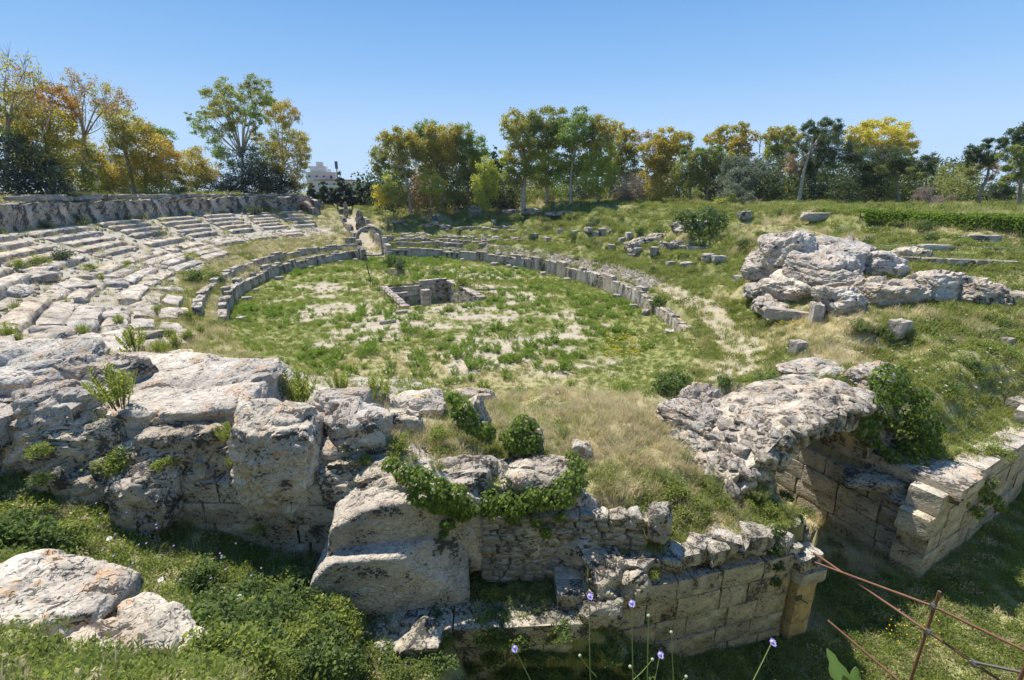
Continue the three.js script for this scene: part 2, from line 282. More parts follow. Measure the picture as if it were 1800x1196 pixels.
// a boulder: half extents, worn planes cut off a block, fractal relief, bedding
function rockGeo(o) {
  const { size, seed = 1, n = 24, p = 17, cuts = 9, amp = .085, bed = .05, pits = .05, chip = .13 } = o, r = rng(seed * 97 + 5), pl = [];
  for (const [x, y, z] of [[1, 0, 0], [-1, 0, 0], [0, 1, 0], [0, -1, 0], [0, 0, 1], [0, 0, -1]]) { const v = V(x + (r() - .5) * .35, y + (r() - .5) * .3, z + (r() - .5) * .35).normalize(); pl.push([v, .92 + r() * .12]); }
  for (let i = 0; i < cuts; i++) { const v = V(r() * 2 - 1, r() * 1.6 - .6, r() * 2 - 1).normalize(); pl.push([v, .93 + r() * .3]); }
  for (const q of o.planes || []) pl.push([V(q[0], q[1], q[2]).normalize(), q[3]]);
  const cells = []; for (let i = 0; i < 30; i++) cells.push([V(r() * 2 - 1, r() * 2 - 1, r() * 2 - 1).normalize(), r() * 2 - 1, V(r() - .5, r() - .5, r() - .5).multiplyScalar(1.6)]);
  let g = new THREE.BoxGeometry(2, 2, 2, n, n, n); g.deleteAttribute('uv'); g.deleteAttribute('normal'); g = mergeVertices(g, 1e-4);
  const P = g.attributes.position, d = V(0, 0, 0), ms = Math.min(size[0], size[1], size[2]), sd = seed * 3.17;
  for (let i = 0; i < P.count; i++) {
    d.fromBufferAttribute(P, i).normalize();
    let s = 0; for (const [v, k] of pl) { const q = d.dot(v) / k; if (q > 0) s += Math.pow(q, p); }
    const rr = Math.pow(s, -1 / p); d.multiplyScalar(rr);
    let x = d.x * size[0], y = d.y * size[1], z = d.z * size[2];
    const big = fbm(x * .9 + sd, y * .9, z * .9, 3), fine = fbm(x * 4 + sd, y * 6, z * 4, 3), ridge = 1 - Math.abs(fbm(x * 1.6, y * 2.2 + sd, z * 1.6, 3)) * 4;
    let k = amp * 2.0 * big + amp * .55 * fine - pits * Math.max(0, ridge - .55) * 2.2;
    let b1 = -2, b2 = -2, c1 = cells[0], c2 = cells[0]; const L0 = Math.hypot(d.x, d.y, d.z), wx = d.x / L0 + .12 * fine, wy = d.y / L0 + .15 * big, wz = d.z / L0 - .12 * fine;
    for (const c of cells) { const q = c[0].x * wx + c[0].y * wy + c[0].z * wz; if (q > b1) { b2 = b1; c2 = c1; b1 = q; c1 = c; } else if (q > b2) { b2 = q; c2 = c; } }
    const v1 = c1[1] + c1[2].x * (wx - c1[0].x) * 3 + c1[2].y * (wy - c1[0].y) * 3 + c1[2].z * (wz - c1[0].z) * 3, v2 = c2[1], tt = sst(0, .035, b1 - b2); k += chip * .6 * mix((v1 + v2) / 2, v1, tt) - chip * .35 * (1 - tt);
    k += bed * n3(x * .35 + sd, y * 5.5 + big * 1.5, z * .35);
    const L = Math.hypot(d.x, d.y, d.z), f = k * Math.min(1, ms * 1.4);
    P.setXYZ(i, x + d.x / L * f, y + d.y / L * f, z + d.z / L * f);
  }
  return tint(boxUV(toCreasedNormals(g, o.crease ?? .75), o.uv || .42, seed * .137), seed, o.tint ?? .18, .8);
}
// dressed block, unit cube scaled at placement; a few shared variants
function blockVariants(count, n, seed, wear = .05, EXPO = 30) {
  return Array.from({ length: count }, (_, v) => {
    let g = new THREE.BoxGeometry(1, 1, 1, n, Math.max(2, n - 1), Math.max(2, n - 2)); g.deleteAttribute('uv'); g.deleteAttribute('normal'); g = mergeVertices(g, 1e-4);
    const P = g.attributes.position, sd = seed + v * 9.7;
    for (let i = 0; i < P.count; i++) {
      let x = P.getX(i) * 2, y = P.getY(i) * 2, z = P.getZ(i) * 2;
      const s = Math.pow(Math.abs(x) ** EXPO + Math.abs(y) ** EXPO + Math.abs(z) ** EXPO, 1 / EXPO), k = 1 / s; x *= k; y *= k; z *= k;
      const w = wear * (fbm(x * 1.3 + sd, y * 1.3, z * 1.3, 3) * 2 - .6 * Math.max(0, fbm(x * 2.5, y * 2.5 + sd, z * 2.5, 2)));
      P.setXYZ(i, x * .5 * (1 + w), y * .5 * (1 + w), z * .5 * (1 + w));
    }
    const cg = toCreasedNormals(g, EXPO > 20 ? .45 : .7), nn = cg.attributes.normal.clone(); cg.scale(1.2, .6, .75); const ug = boxUV(cg, .5, v * .23); ug.scale(1 / 1.2, 1 / .6, 1 / .75); ug.setAttribute('normal', nn);
    return tint(ug, v + seed, .14, 1.2);
  });
}
const BLOCKS = blockVariants(8, 6, 3, .035), WORN = blockVariants(8, 6, 40, .16, 12);
const STONES = Array.from({ length: 10 }, (_, i) => rockGeo({ chip: .05, size: [.5, .5, .5], seed: 300 + i, n: 5, p: 8, amp: .10, bed: .03, cuts: 5, uv: .6 }));
const _e = new THREE.Euler();
function put(m, x, y, z, sx, sy, sz, rx = 0, ry = 0, rz = 0) { m.position.set(x, y, z); m.scale.set(sx, sy, sz); m.rotation.set(rx, ry, rz); return m; }
// a run of coursed blocks from (x0,F0) to (x1,F1); its front side is to the right-hand of the run seen from above when side = 1
function wallRun(parent, r, p0, p1, y0, topOf, o) {
  const { course = .5, len = [.7, 1.4], thick = .7, mat = M.ashlar, mats, side = 1, name = 'block', wear = BLOCKS, jit = .035, batter = 0 } = o;
  const dx = p1[0] - p0[0], dF = p1[1] - p0[1], L = Math.hypot(dx, dF), ang = Math.atan2(dF, dx), nx = dF / L * side, nF = -dx / L * side;
  let y = y0, row = 0;
  for (; row < 20; row++) {
    const ch = course * (.9 + r() * .2); let s = -(row % 2 ? r() * .4 : 0), any = false;
    while (s < L) {
      let l = len[0] + r() * (len[1] - len[0]); if (L - s - l < len[0] * .5) l = L - s;
      const c = s + l / 2, t = c / L, top = topOf(Math.min(1, Math.max(0, t)));
      if (y + ch * .6 < top && c > 0) {
        any = true; const off = thick / 2 - (r() - .5) * jit * 2 + batter * row, m = part(name, wear[Math.floor(r() * wear.length)], mats ? mats[Math.floor(r() * mats.length)] : mat, parent);
        const hh = Math.min(ch, top - y + .15);
        put(m, p0[0] + dx * t - nx * off, y + hh / 2, -(p0[1] + dF * t - nF * off), l * .988, hh * .982, thick * (.95 + r() * .1), (r() - .5) * .012, ang + (r() - .5) * .02, (r() - .5) * .012);
      }
      s += l;
    }
    y += ch; if (!any) break;
  }
}
function boulder(name, label, px, py, F, half, o = {}) {
  if (o.sit) { const q = onGround(px, py + half[1] * .8 / pxSize(F)); F = -q.z; }
  const pos = at(px, py, F); if (o.sit) pos.y = H(pos.x, F) + half[1] * .72;
  if (!o.held) { const top = pos.y + half[1], low = Math.min(pos.y - half[1], H(pos.x, F) - .3, H(pos.x, F - half[2] * .7) - .2); half = [half[0], (top - low) / 2, half[2]]; pos.y = (top + low) / 2; }   // reaches into the ground
  const m = single(name, rockGeo({ size: half, seed: o.seed || Math.round(px * 3 + py), ...o, n: Math.round((o.n || 26) * .9) }), o.mat || M.pale, label, o.cat || 'boulder', pos, o.group);
  m.rotation.set((o.rx || 0) * Math.PI / 180, (o.ry || 0) * Math.PI / 180, (o.rz || 0) * Math.PI / 180); return m;
}
// ---------------------------------------------------------------- seating, podium and rim walls
function seatGeo(k0, k1, t0, t1, hBack, hFront, drop, seed, worn) {    // one worn row following the ellipse between k0 (front) and k1 (back)
  const nL = Math.max(6, Math.round(Math.abs(t1 - t0) * (SA(k0) + SB(k0)) / 2 / .55)), prof = [[0, -drop], [0, -drop * .4], [.02, -.10], [.10, -.01], [.3, .0], [.6, .02], [.9, 0], [1, -.08], [1, -drop]], nP = prof.length, pos = [], idx = [];
  for (let i = 0; i <= nL; i++) {
    const end = Math.min(i, nL - i), th = mix(t0, t1, i / nL);
    for (let j = 0; j < nP; j++) {
      let [u, v] = prof[j]; if (end === 0) { u = mix(u, .5, .12); if (v > -.2) v -= .14; }
      const k = mix(k0, k1, u), [x0, F0] = onEll(k, th), y0 = mix(hFront, hBack, u) + v;
      const e = worn * (fbm(x0 * .8 + seed, y0 * .8, F0 * .8, 3) * 1.6), f = worn * .6 * fbm(x0 * 3 + seed, y0 * 3, F0 * 3, 2);
      const [cx, cf] = onEll(k - .01, th), L = Math.hypot(cx - x0, cf - F0), up = v > -.3 ? 1 : .2;
      pos.push(x0 + (cx - x0) / L * (e + f), y0 + (e * .5 + f - worn * .5 * Math.max(0, fbm(x0 * .5, seed, F0 * .5, 2))) * up, -(F0 + (cf - F0) / L * (e + f)));
    }
  }
  for (let i = 0; i < nL; i++) for (let j = 0; j < nP - 1; j++) { const p = i * nP + j; idx.push(p, p + 1, p + nP, p + 1, p + nP + 1, p + nP); }
  for (const i of [0, nL]) for (let j = 1; j < nP - 1; j++) { const p = i * nP; if (i) idx.push(p, p + j, p + j + 1); else idx.push(p, p + j + 1, p + j); }
  const g = new THREE.BufferGeometry(); g.setAttribute('position', new THREE.Float32BufferAttribute(pos, 3)); g.setIndex(idx);
  return tint(boxUV(toCreasedNormals(g, .7), .36, seed * .21), seed, .2, .5);
}
{
  const D = Math.PI / 180, r = rng(77);
  // upper wedges, from the far gate round to the near left
  const up = [[-13, -22], [-23, -32], [-33.2, -43], [-44, -54], [-55, -65.5], [-66.5, -77.5], [-78.5, -90], [-91, -103], [-104, -116]];
  up.forEach(([t0, t1], w) => {
    const g = thing('seating_wedge', `upper wedge of worn stone seat rows, ${ORD[w]} of the upper wedges from the far gate`, 'seating');
    const rows = 5 + (w % 3 === 1 ? 1 : 0), kA = .60 + .02 * r(), kB = .93, dk = (kB - kA) / rows, lift = (r() - .5) * .18;
    for (let i = 0; i < rows; i++) {
      if (r() < .05) continue;
      const k = kA + i * dk, h = leftH(k) + .55 + lift, a0 = t0 - r() * 1.5, a1 = t1 + r() * 2;
      part('seat_row', seatGeo(k, k + dk * .99, a0 * D, a1 * D, h + .05, h + (r() - .5) * .08, 1.0, w * 13 + i * 3.1, .12), r() < .65 ? M.grey : M.pale, g);
    }
  });
  // middle band below the walkway
  const mid = [[-20, -29], [-30, -40], [-41.5, -52], [-53, -64], [-65, -76], [-77, -88], [-89, -99], [-100, -111], [-112, -122]];
  mid.forEach(([t0, t1], w) => {
    const g = thing('seating_wedge', `middle band of broken pale seat rows below the walkway, ${ORD[w]} from the far gate`, 'seating');
    const far = w < 3, rows = far ? 2 : 4, kA = far ? .42 : .27, kB = .54, dk = (kB - kA) / rows;
    for (let i = 0; i < rows; i++) {
      let t = t0 - r() * 2; const k = kA + i * dk;
      while (t > t1 + 1) {
        const len = 5 + r() * 7, e = Math.max(t1, t - len), h = leftH(k) + .38 + (r() - .5) * .25;
        if (r() < .9) part('seat_row', seatGeo(k + (r() - .5) * .01, k + dk * (.8 + r() * .15), t * D, e * D, h + .08 + r() * .15, h, .8, w * 17 + i * 5.3 + t, .24), r() < .5 ? M.pale : M.grey, g);
        t = e - .5 - r() * 1.2;
      }
    }
  });
  // the lowest near-left rows, worn to slabs
  const low = [[-92, -104], [-105, -117], [-118, -131], [-124, -140]];
  low.forEach(([t0, t1], w) => {
    const g = thing('seating_wedge', `lowest near-left seats worn to broad pale slabs, ${ORD[w]} towards the foreground ridge`, 'seating');
    const kA = w === 3 ? .42 : .13, rows = w === 3 ? 3 : w > 1 ? 5 : 2, dk = .065;
    for (let i = 0; i < rows; i++) {
      let t = t0 - r() * 2; const k = kA + i * dk + .01;
      while (t > t1 + 1) { const e = Math.max(t1, t - 3 - r() * 6), [x, F] = onEll(k, t * D), h = H(x, F) + .22 + r() * .25; part('seat_row', seatGeo(k, k + dk * (.85 + r() * .1), t * D, e * D, h + .1 + r() * .2, h, .9, w * 19 + i * 7.1 + t, .26), r() < .7 ? M.pale : M.grey, g); t = e - .4 - r() * 1.5; }
    }
  });
}
// rim wall on the left: rock-cut face with an eroded edge
{
  const D = Math.PI / 180, nL = 700, nH = 22, pos = [], idx = [];
  for (let i = 0; i <= nL; i++) {
    const th = mix(-11, -122, i / nL) * D, [x0, F0] = onEll(.96, th), n1 = fbm(x0 * .11, 3, F0 * .11, 4);
    const top = 9.9 + 1.4 * n1 + .3 * fbm(x0 * .6, 9, F0 * .6, 2) - .5 * sst(.05, .3, fbm(x0 * .06 + 8, 2, F0 * .06, 2)), base = leftH(.93) - .6;
    for (let j = 0; j <= nH; j++) {
      const v = j / nH, y = mix(base, top, v), ledge = .012 * sst(.08, .3, fbm(x0 * .15, y * .25, F0 * .15 + 30, 3) - .25 + v * .3);
      const k = mix(.962, .955, v) + .02 * fbm(x0 * .5, y * .9, F0 * .5, 4) + .014 * n1 + ledge, [x, F] = onEll(j === nH ? 1.075 : k, th);
      pos.push(x, j === nH ? top - .1 : y, -F);
    }
  }
  for (let i = 0; i < nL; i++) for (let j = 0; j < nH; j++) { const p = i * (nH + 1) + j; idx.push(p, p + 1, p + nH + 1, p + 1, p + nH + 2, p + nH + 1); }
  const g = new THREE.BufferGeometry(); g.setAttribute('position', new THREE.Float32BufferAttribute(pos, 3)); g.setIndex(idx);
  const t = thing('rim_wall', 'long dark rock-cut wall behind the left seats, grass on its top', 'wall');
  part('rock_face', tint(boxUV(toCreasedNormals(g, .6), .17), 5, .3, .25), M.black, t);
  const r = rng(8); for (let i = 0; i < 34; i++) { const [x, F] = onEll(1.0 + r() * .03, mix(-14, -75, i / 34) * D), m = part('coping_stone', WORN[i % 8], M.grey, t); put(m, x, 10.0 + r() * .25, -F, 1 + r() * 1.6, .4 + r() * .3, .9, 0, r() * 3, 0); }
}
// podium wall round the arena, block by block
function podium(label, ths, seed, top, tall) {
  const r = rng(seed), g = thing('podium_wall', label, 'wall'), D = Math.PI / 180;
  let t = ths[0], last = 0; const sgn = Math.sign(ths[1] - ths[0]);
  while ((ths[1] - t) * sgn > 0) {
    const w = .8 + r() * 1.5, [x, F] = onEll(.004, t * D), [x2, F2] = onEll(.004, (t + sgn * .1) * D), per = Math.hypot(x2 - x, F2 - F) / .1, dt = w / per * sgn;
    const [xm, Fm] = onEll(.006, (t + dt / 2) * D), ang = Math.atan2(F2 - F, x2 - x);
    if (r() < .012) { t += dt; continue; }
    const [xi, Fi] = onEll(-.03, t * D), y0 = Math.max(-.1, H(xi, Fi) - .1); const h = top(t) * Math.max(.86, .98 + .8 * fbm(t * .16, seed, 3, 3) + (r() - .5) * .14), m = part('slab', (r() < .5 ? BLOCKS : WORN)[Math.floor(r() * 8)], r() < .5 ? M.grey : r() < .6 ? M.mottled : M.black, g);
    put(m, xm, y0 + h / 2, -Fm, w * 1.04, h + .2, .6 + r() * .15, (r() - .5) * .06, ang + (r() - .5) * .05, (r() - .5) * .03);
    if (r() < .28) { const [xc, Fc] = onEll(.02, (t + dt / 2) * D), c = part('coping_block', WORN[Math.floor(r() * 8)], r() < .5 ? M.pale : M.grey, g); put(c, xc, y0 + h + .2, -Fc, w * (.5 + r() * .4), .3 + r() * .25, .6 + r() * .3, 0, ang + (r() - .5) * .3, 0); }
    if (r() < .22) { const [xc, Fc] = onEll(-.035 - r() * .03, (t + dt / 2) * D), c = part('fallen_block', WORN[Math.floor(r() * 8)], M.grey, g); put(c, xc, y0 + .26, -Fc, .6 + r() * .6, .35 + r() * .2, .5 + r() * .4, 0, r() * 3, 0); }
    if (tall) { const [xb, Fb] = onEll(.075 + .01 * r(), (t + dt / 2) * D), b = part('rear_block', (r() < .5 ? BLOCKS : WORN)[Math.floor(r() * 8)], r() < .4 ? M.grey : M.mottled, g), bh = tall * (.8 + .8 * fbm(t * .2, seed + 4, 3, 3) + r() * .12); put(b, xb, 1.5 + bh / 2, -Fb, w * 1.08, bh, .7, 0, ang + (r() - .5) * .05, 0); }
    t += dt;
  }
}
podium('grey block wall edging the arena on the left, with a second tier behind', [-5, -98], 21, t => 1.35, 1.0);
podium('grey block wall edging the far right of the arena, darkest at the gate', [5, 40], 22, t => 1.35, 1.0);
podium('leaning upright slabs edging the near right of the arena below the gravel walk', [40, 118], 23, t => lut([[40, 1.4], [70, 1.8], [100, 1.6], [118, 1.3]], t), 0);
podium('broken white blocks where the arena wall ends beside the ivy bush', [119, 137], 24, t => .95, 0);
// stone kerbs on the grassy terraces of the far right
{
  const D = Math.PI / 180, r = rng(31);
  [[.14, 8, 50, 'lowest'], [.21, 8, 56, 'second'], [.29, 10, 60, 'third'], [.42, 14, 62, 'fourth'], [.62, 16, 58, 'fifth'], [.85, 16, 50, 'highest']].forEach(([k, t0, t1, w]) => {
    const g = thing('terrace_kerb', `${w} line of flat stones along the far right grassy terraces`, 'kerb');
    for (let t = t0; t < t1; t += .9 + r() * 1.2) { if (fbm(t * .25, k * 40, 2, 2) < (k < .35 ? -.17 : -.05) || r() < .1) continue; const [x, F] = onEll(k + (r() - .5) * .02, t * D), [x2, F2] = onEll(k, (t + .2) * D), m = part('stone', WORN[Math.floor(r() * 8)], r() < .5 ? M.grey : M.mottled, g); put(m, x, H(x, F) + .14, -F, 1.0 + r() * 1.5, .5 + r() * r() * .9, .7, 0, Math.atan2(F2 - F, x2 - x), 0); }
  });
}
// ---------------------------------------------------------------- boulders of the foreground ridge
const RIDGE = [
  ['broad pale slab at the left edge of the ridge, cracked along its side', 30, 672, 11.9, [1.9, .85, 1.2], { n: 34, rx: 6, mat: M.pale }],
  ['tilted wedge of pale rock with a shaded grey face, left of the leafy bush', 112, 722, 10.9, [1.0, .75, .9], { n: 34, ry: 25, rx: 14, mat: M.pale }],
  ['brown-tinted blocky rock lying behind the leafy bush', 192, 662, 12.3, [.85, .55, .8], { n: 30, ry: -12, rx: 8, mat: M.mottled }],
  ['widest flat white slab on the ridge, sloping towards the arena', 350, 705, 12.0, [2.2, .6, 1.5], { n: 44, ry: 8, rx: 10, rz: 2, mat: M.pale }],
  ['flat white slab with a dark crack, beyond the widest slab', 250, 668, 13.6, [1.7, .5, 1.1], { n: 34, ry: -10, rx: 6, mat: M.pale }],
  ['black-stained rock under the widest flat slab', 345, 785, 10.4, [1.1, .72, .75], { n: 34, ry: -8, mat: M.mottled }],
  ['largest upright block on the ridge, white top and orange lichen, above the dressed wall', 495, 785, 10.1, [.98, 1.15, .95], { n: 44, ry: 14, rx: 9, p: 16, mat: M.pale, planes: [[.1, 1, .35, .97]] }],
  ['rounded grey boulder with black lichen between two larger blocks', 630, 755, 10.6, [.66, .52, .55], { n: 30, ry: 30, mat: M.mottled }],
  ['long pale rock lying flat behind the rounded grey boulder', 596, 708, 11.5, [.78, .36, .6], { sit: 1, n: 28, ry: -5, mat: M.pale }],
  ['small round stone wedged behind the largest upright block', 574, 752, 10.8, [.28, .27, .28], { n: 18, mat: M.mottled }],
  ['lone egg-shaped grey stone in the weeds right of the rounded boulder', 715, 742, 10.9, [.42, .34, .4], { sit: 1, n: 24, mat: M.mottled }],
  ['knobbly pale-topped boulder bulging out of the shaded left wall', 258, 862, 9.45, [.68, .58, .6], { n: 34, mat: M.mottled }],
  ['long shaded rock face below the tilted wedge', 150, 852, 10.2, [1.3, .85, .75], { n: 36, rx: -6, mat: M.mottled }],
  ['dark shaded rock mass at the left edge under the slab', -20, 822, 10.5, [1.5, 1.15, .9], { n: 36, mat: M.black }],
  ['flat pale stone beside the tall shrub on the ridge', 470, 668, 13.0, [.9, .35, .7], { sit: 1, n: 24, mat: M.pale }],
  ['pale flat stone sunk in grass behind the yellow-green shrub', 655, 690, 12.2, [.45, .22, .4], { sit: 1, n: 18, mat: M.pale }],
  ['low white stone half sunk at the back of the ridge', 735, 705, 12.2, [.8, .25, .5], { sit: 1, n: 20, mat: M.pale }],
  ['flat buried stone edge between ridge and dry grass', 830, 692, 13.0, [.9, .22, .4], { sit: 1, n: 18, mat: M.pale }],
  ['dark sloping rock between the upright block and the stepped outcrop', 610, 850, 9.9, [.75, .7, .6], { n: 28, mat: M.black }],
  ['ivy-backed pointed rock standing on the mound', 833, 728, 11.0, [.46, .72, .45], { sit: 1, n: 30, rz: -14, mat: M.mottled, planes: [[.7, .7, 0, .72], [-.7, .7, .1, .8]] }],
  ['second ivy-clad rock stump, right of the pointed rock', 926, 768, 10.7, [.42, .66, .42], { sit: 1, n: 28, mat: M.mottled, planes: [[.5, .8, 0, .85]] }],
  ['broad low rock with a hollow, ringed by ivy on its near side', 955, 835, 10.2, [.95, .5, .6], { sit: 1, n: 34, mat: M.mottled, rx: 8 }],
  ['small pale stone at the right end of the ivy ring', 1022, 788, 10.6, [.28, .22, .25], { sit: 1, n: 18, mat: M.pale }],
  ['upright worn stone at the right end of the rubble wall', 1158, 915, 9.35, [.27, .42, .3], { held: 1, n: 22, mat: M.mottled }],
  ['square corner block on the wall end, white top, left of its twin', 1062, 1012, 8.75, [.42, .4, .42], { held: 1, n: 24, p: 18, ry: 14, mat: M.mottled }],
  ['rough twin corner block with a black-specked side beside the white-topped one', 1108, 1022, 8.75, [.38, .38, .42], { held: 1, n: 24, p: 16, ry: 18, mat: M.mottled }],
  ['black lichen stone capping the low wall in the centre foreground', 960, 1092, 8.25, [1.15, .28, .36], { held: 1, n: 30, mat: M.black, ry: 6 }],
  ['dark mossy stone at the right end of the low centre wall', 1050, 1070, 8.3, [.5, .3, .36], { held: 1, n: 24, mat: M.black }],
  ['dark sunken rock at the left end of the low centre wall', 640, 1150, 7.6, [.8, .45, .5], { n: 24, mat: M.black }],
  ['pale stone lying against the low centre wall', 690, 1172, 7.3, [.4, .25, .35], { n: 20, mat: M.mottled }],
  ['scattered dark stone at the foot of the stepped outcrop', 735, 1120, 7.7, [.5, .26, .4], { n: 20, mat: M.black }],
  ['large weathered white boulder in the bottom left corner', 45, 1082, 5.6, [1.15, .56, .85], { n: 48, ry: 12, rz: -8, mat: M.pale, amp: .07 }],
  ['rough white boulder at the bottom left, right of the corner boulder', 245, 1165, 5.2, [.82, .6, .66], { n: 44, ry: -20, mat: M.pale, amp: .08 }],
  ['small flat stone between the two bottom-left boulders', 180, 1090, 5.7, [.28, .12, .2], { n: 20, mat: M.pale }],
  ['low white stone half hidden by weeds under the corner boulder', 40, 1180, 5.0, [.5, .2, .4], { n: 20, mat: M.pale }],
];
for (const [label, px, py, F, half, o] of RIDGE) boulder('boulder', label, px, py, F, half, o);
// rock that fills the broken front of the ridge between the named blocks
[[-19, 12.2], [-16, 11.3], [-13, 10.9], [-10.6, 10.5], [-8.6, 10.4], [-6.4, 10.4], [-4.6, 10.3], [-3.0, 10.1], [-1.9, 9.9], [-.6, 9.9], [.6, 9.8]].forEach(([x, F], i) => { const h = nearBack(x, F), b = trench(x, F - .6); single('bedrock', rockGeo({ size: [1.5, (h - b) / 2 + .35, .75], seed: 640 + i, n: 24, p: 14, cuts: 9, chip: .2, amp: .12 }), i % 2 ? M.black : M.mottled, `rough dark bedrock face below the ridge top, ${ORD[i]} bay from the left edge`, 'rock', V(x, (h + b) / 2 - .25, -F - .1), 'bedrock face below the ridge'); });
[[7.25, 10.55, .5, 1.45], [6.95, 11.4, .55, 1.6]].forEach(([x, F, w, h], i) => single('bedrock', rockGeo({ size: [w, h, .6], seed: 690 + i, n: 20, chip: .2 }), M.black, `dark rock lining the passage behind the gate pillar, ${i ? 'farther' : 'nearer'} one`, 'rock', V(x, h - .1, -F)));
// the stepped outcrop: two great quarried steps
{
  const g = thing('stepped_outcrop', 'great stepped rock with two flat quarried faces, in the centre foreground', 'outcrop');
  const a = part('lower_step', rockGeo({ size: [1.72, 1.1, 1.0], seed: 61, n: 50, p: 26, cuts: 1, amp: .035, bed: .02, chip: .025, pits: .02, planes: [[-.8, .6, 0, .95], [0, 1, .1, .85]] }), M.grey, g);
  a.position.copy(at(668, 1040, 8.15)).add(V(0, -.15, -1.0)); a.rotation.set(-.10, .16, -.03);
  const b = part('upper_step', rockGeo({ size: [1.85, 1.2, 1.05], seed: 62, n: 54, p: 24, cuts: 1, amp: .04, bed: .02, chip: .03, pits: .02, planes: [[.55, .8, 0, .82], [-.6, .75, .1, .88], [0, .85, .35, .9]] }), M.grey, g);
  b.position.copy(at(722, 915, 9.0)).add(V(0, -.2, -.95)); b.rotation.set(-.06, .2, -.06);
  const c = part('crest', rockGeo({ size: [1.0, .42, .7], seed: 63, n: 36, amp: .07 }), M.mottled, g);
  c.position.copy(at(705, 842, 9.9)); c.rotation.set(.2, .1, -.18);
}
// ---------------------------------------------------------------- coursed walls
{
  const r = rng(91);
  const left = thing('dressed_wall', 'dressed block wall stained black under the largest upright block', 'wall');
  wallRun(left, r, [-7.9, 9.55], [-3.7, 9.4], 2.0, t => 4.75 - .5 * Math.abs(t - .5), { course: .52, len: [.6, 1.5], thick: .8, mats: [M.ashlar, M.ashlar, M.black, M.black] });
  const low = thing('low_wall', 'low moss-blackened wall below the grassy ledge in the centre foreground', 'wall');
  wallRun(low, r, [-2.9, 7.7], [1.7, 7.95], .3, t => 2.3, { course: .5, len: [.6, 1.2], thick: .7, mats: [M.black, M.ashlar, M.black] });
  const front = thing('ashlar_wall', 'yellowish block wall left of the passage mouth, hung with weeds', 'wall');
  wallRun(front, r, [1.62, 8.3], [4.1, 8.85], -.2, t => 2.75, { course: .56, len: [.7, 1.3], thick: .75, mats: [M.ashlar, M.ashlar, M.grey, M.ashlar, M.mottled], jit: .015 });
  wallRun(front, r, [4.1, 8.85], [6.85, 9.6], -.2, t => 2.75 - .2 * t, { course: .56, len: [.7, 1.3], thick: .75, mats: [M.ashlar, M.ashlar, M.grey, M.ashlar, M.mottled], jit: .015 });
  wallRun(front, r, [1.55, 9.3], [1.58, 8.3], .6, t => 2.6, { course: .5, len: [.5, .9], thick: .6, mats: [M.ashlar, M.black], side: -1 });
  for (let i = 0; i < 12; i++) { const t = i / 12, m = part('coping_stone', WORN[i % 8], i % 3 ? M.mottled : M.black, front); put(m, mix(2.6, 6.8, t), 2.86 + r() * .18, -(mix(8.85, 9.75, t) + r() * .2), .42 + r() * .3, .3 + r() * .2, .45, 0, r() * 3, (r() - .5) * .2); }
  // rubble wall behind the ledge
  const rub = thing('rubble_wall', 'wall of small irregular stones behind the grassy ledge, right of the stepped outcrop', 'wall');
  for (let y = 2.25; y < 3.95; y += .155) for (let x = -.72; x < 2.85;) { const w = .2 + r() * .28, m = part('stone', STONES[Math.floor(r() * 10)], r() < .6 ? M.ashlar : r() < .5 ? M.grey : M.mottled, rub); put(m, x + w / 2, y + .08 + (r() - .5) * .03, -(9.28 + .02 * x + r() * .06 + (y - 2.2) * .06), w * 1.02, .17 + r() * .06, .4, (r() - .5) * .3, (r() - .5) * .4, (r() - .5) * .2); x += w; }
  // passage: right side wall and the wing that runs on to the right
  const P = (a, b) => toXF(a, b);
  const pass = thing('passage_wall', 'shaded side wall of large grey blocks inside the arched passage', 'wall');
  wallRun(pass, r, P(-36.5, 1.9), P(-45.5, 1.9), -.2, t => 2.55 + .1 * Math.sin(t * 9), { course: .62, len: [.9, 1.6], thick: .9, mats: [M.ashlar, M.grey, M.grey], side: 1, jit: .015 });
  wallRun(pass, r, P(-38.5, 2.1), P(-44.6, 2.15), 2.6, t => 3.1, { course: .5, len: [.9, 1.7], thick: .7, mats: [M.ashlar, M.mottled], side: 1 });
  const wing = thing('wing_wall', 'block wall running right from the passage corner, with weeds hanging over it', 'wall');
  for (let i = 0; i < 3; i++) wallRun(wing, r, FRONT_R[i].map((v, k) => v - (i ? 0 : [.1, .05][k])), FRONT_R[i + 1], lut(TRENCH, FRONT_R[i + 1][0]) * (i > 0 ? .8 : 0) - .25, t => (i ? 3.0 + i * .35 + t * .4 : mix(2.7, 3.0, t)), { course: .62, len: [.8, 1.5], thick: .8, mats: [M.ashlar, M.grey, M.ashlar], side: 1, jit: .015 });
  const quoin = part('corner_block', BLOCKS[2], M.mottled, wing); put(quoin, 12.75, 2.85, -12.5, 1.7, .5, 1.5, 0, .52, 0);
  // gate pillar
  const pil = thing('gate_pillar', 'square yellow stone pillar with black-stained cap at the passage mouth', 'pillar', V(7.2, 0, -9.9));
  const ty = [0, .62, 1.22, 1.82]; for (let i = 0; i < 3; i++) put(part('pillar_block', BLOCKS[i + 2], M.tuff, pil), 0, (ty[i] + ty[i + 1]) / 2 - .05, 0, .60, ty[i + 1] - ty[i] - .01, .66, 0, .3, 0);
  put(part('cap_block', BLOCKS[1], M.ashlar, pil), .02, 2.0, .02, .78, .36, .82, 0, .3, 0);
  put(part('cap_block', WORN[3], M.black, pil), -.06, 2.38, -.05, .78, .4, .85, .05, .35, .03);
  put(part('cap_block', WORN[5], M.black, pil), -.55, 2.5, -.15, .8, .5, .9, 0, .3, 0);
}
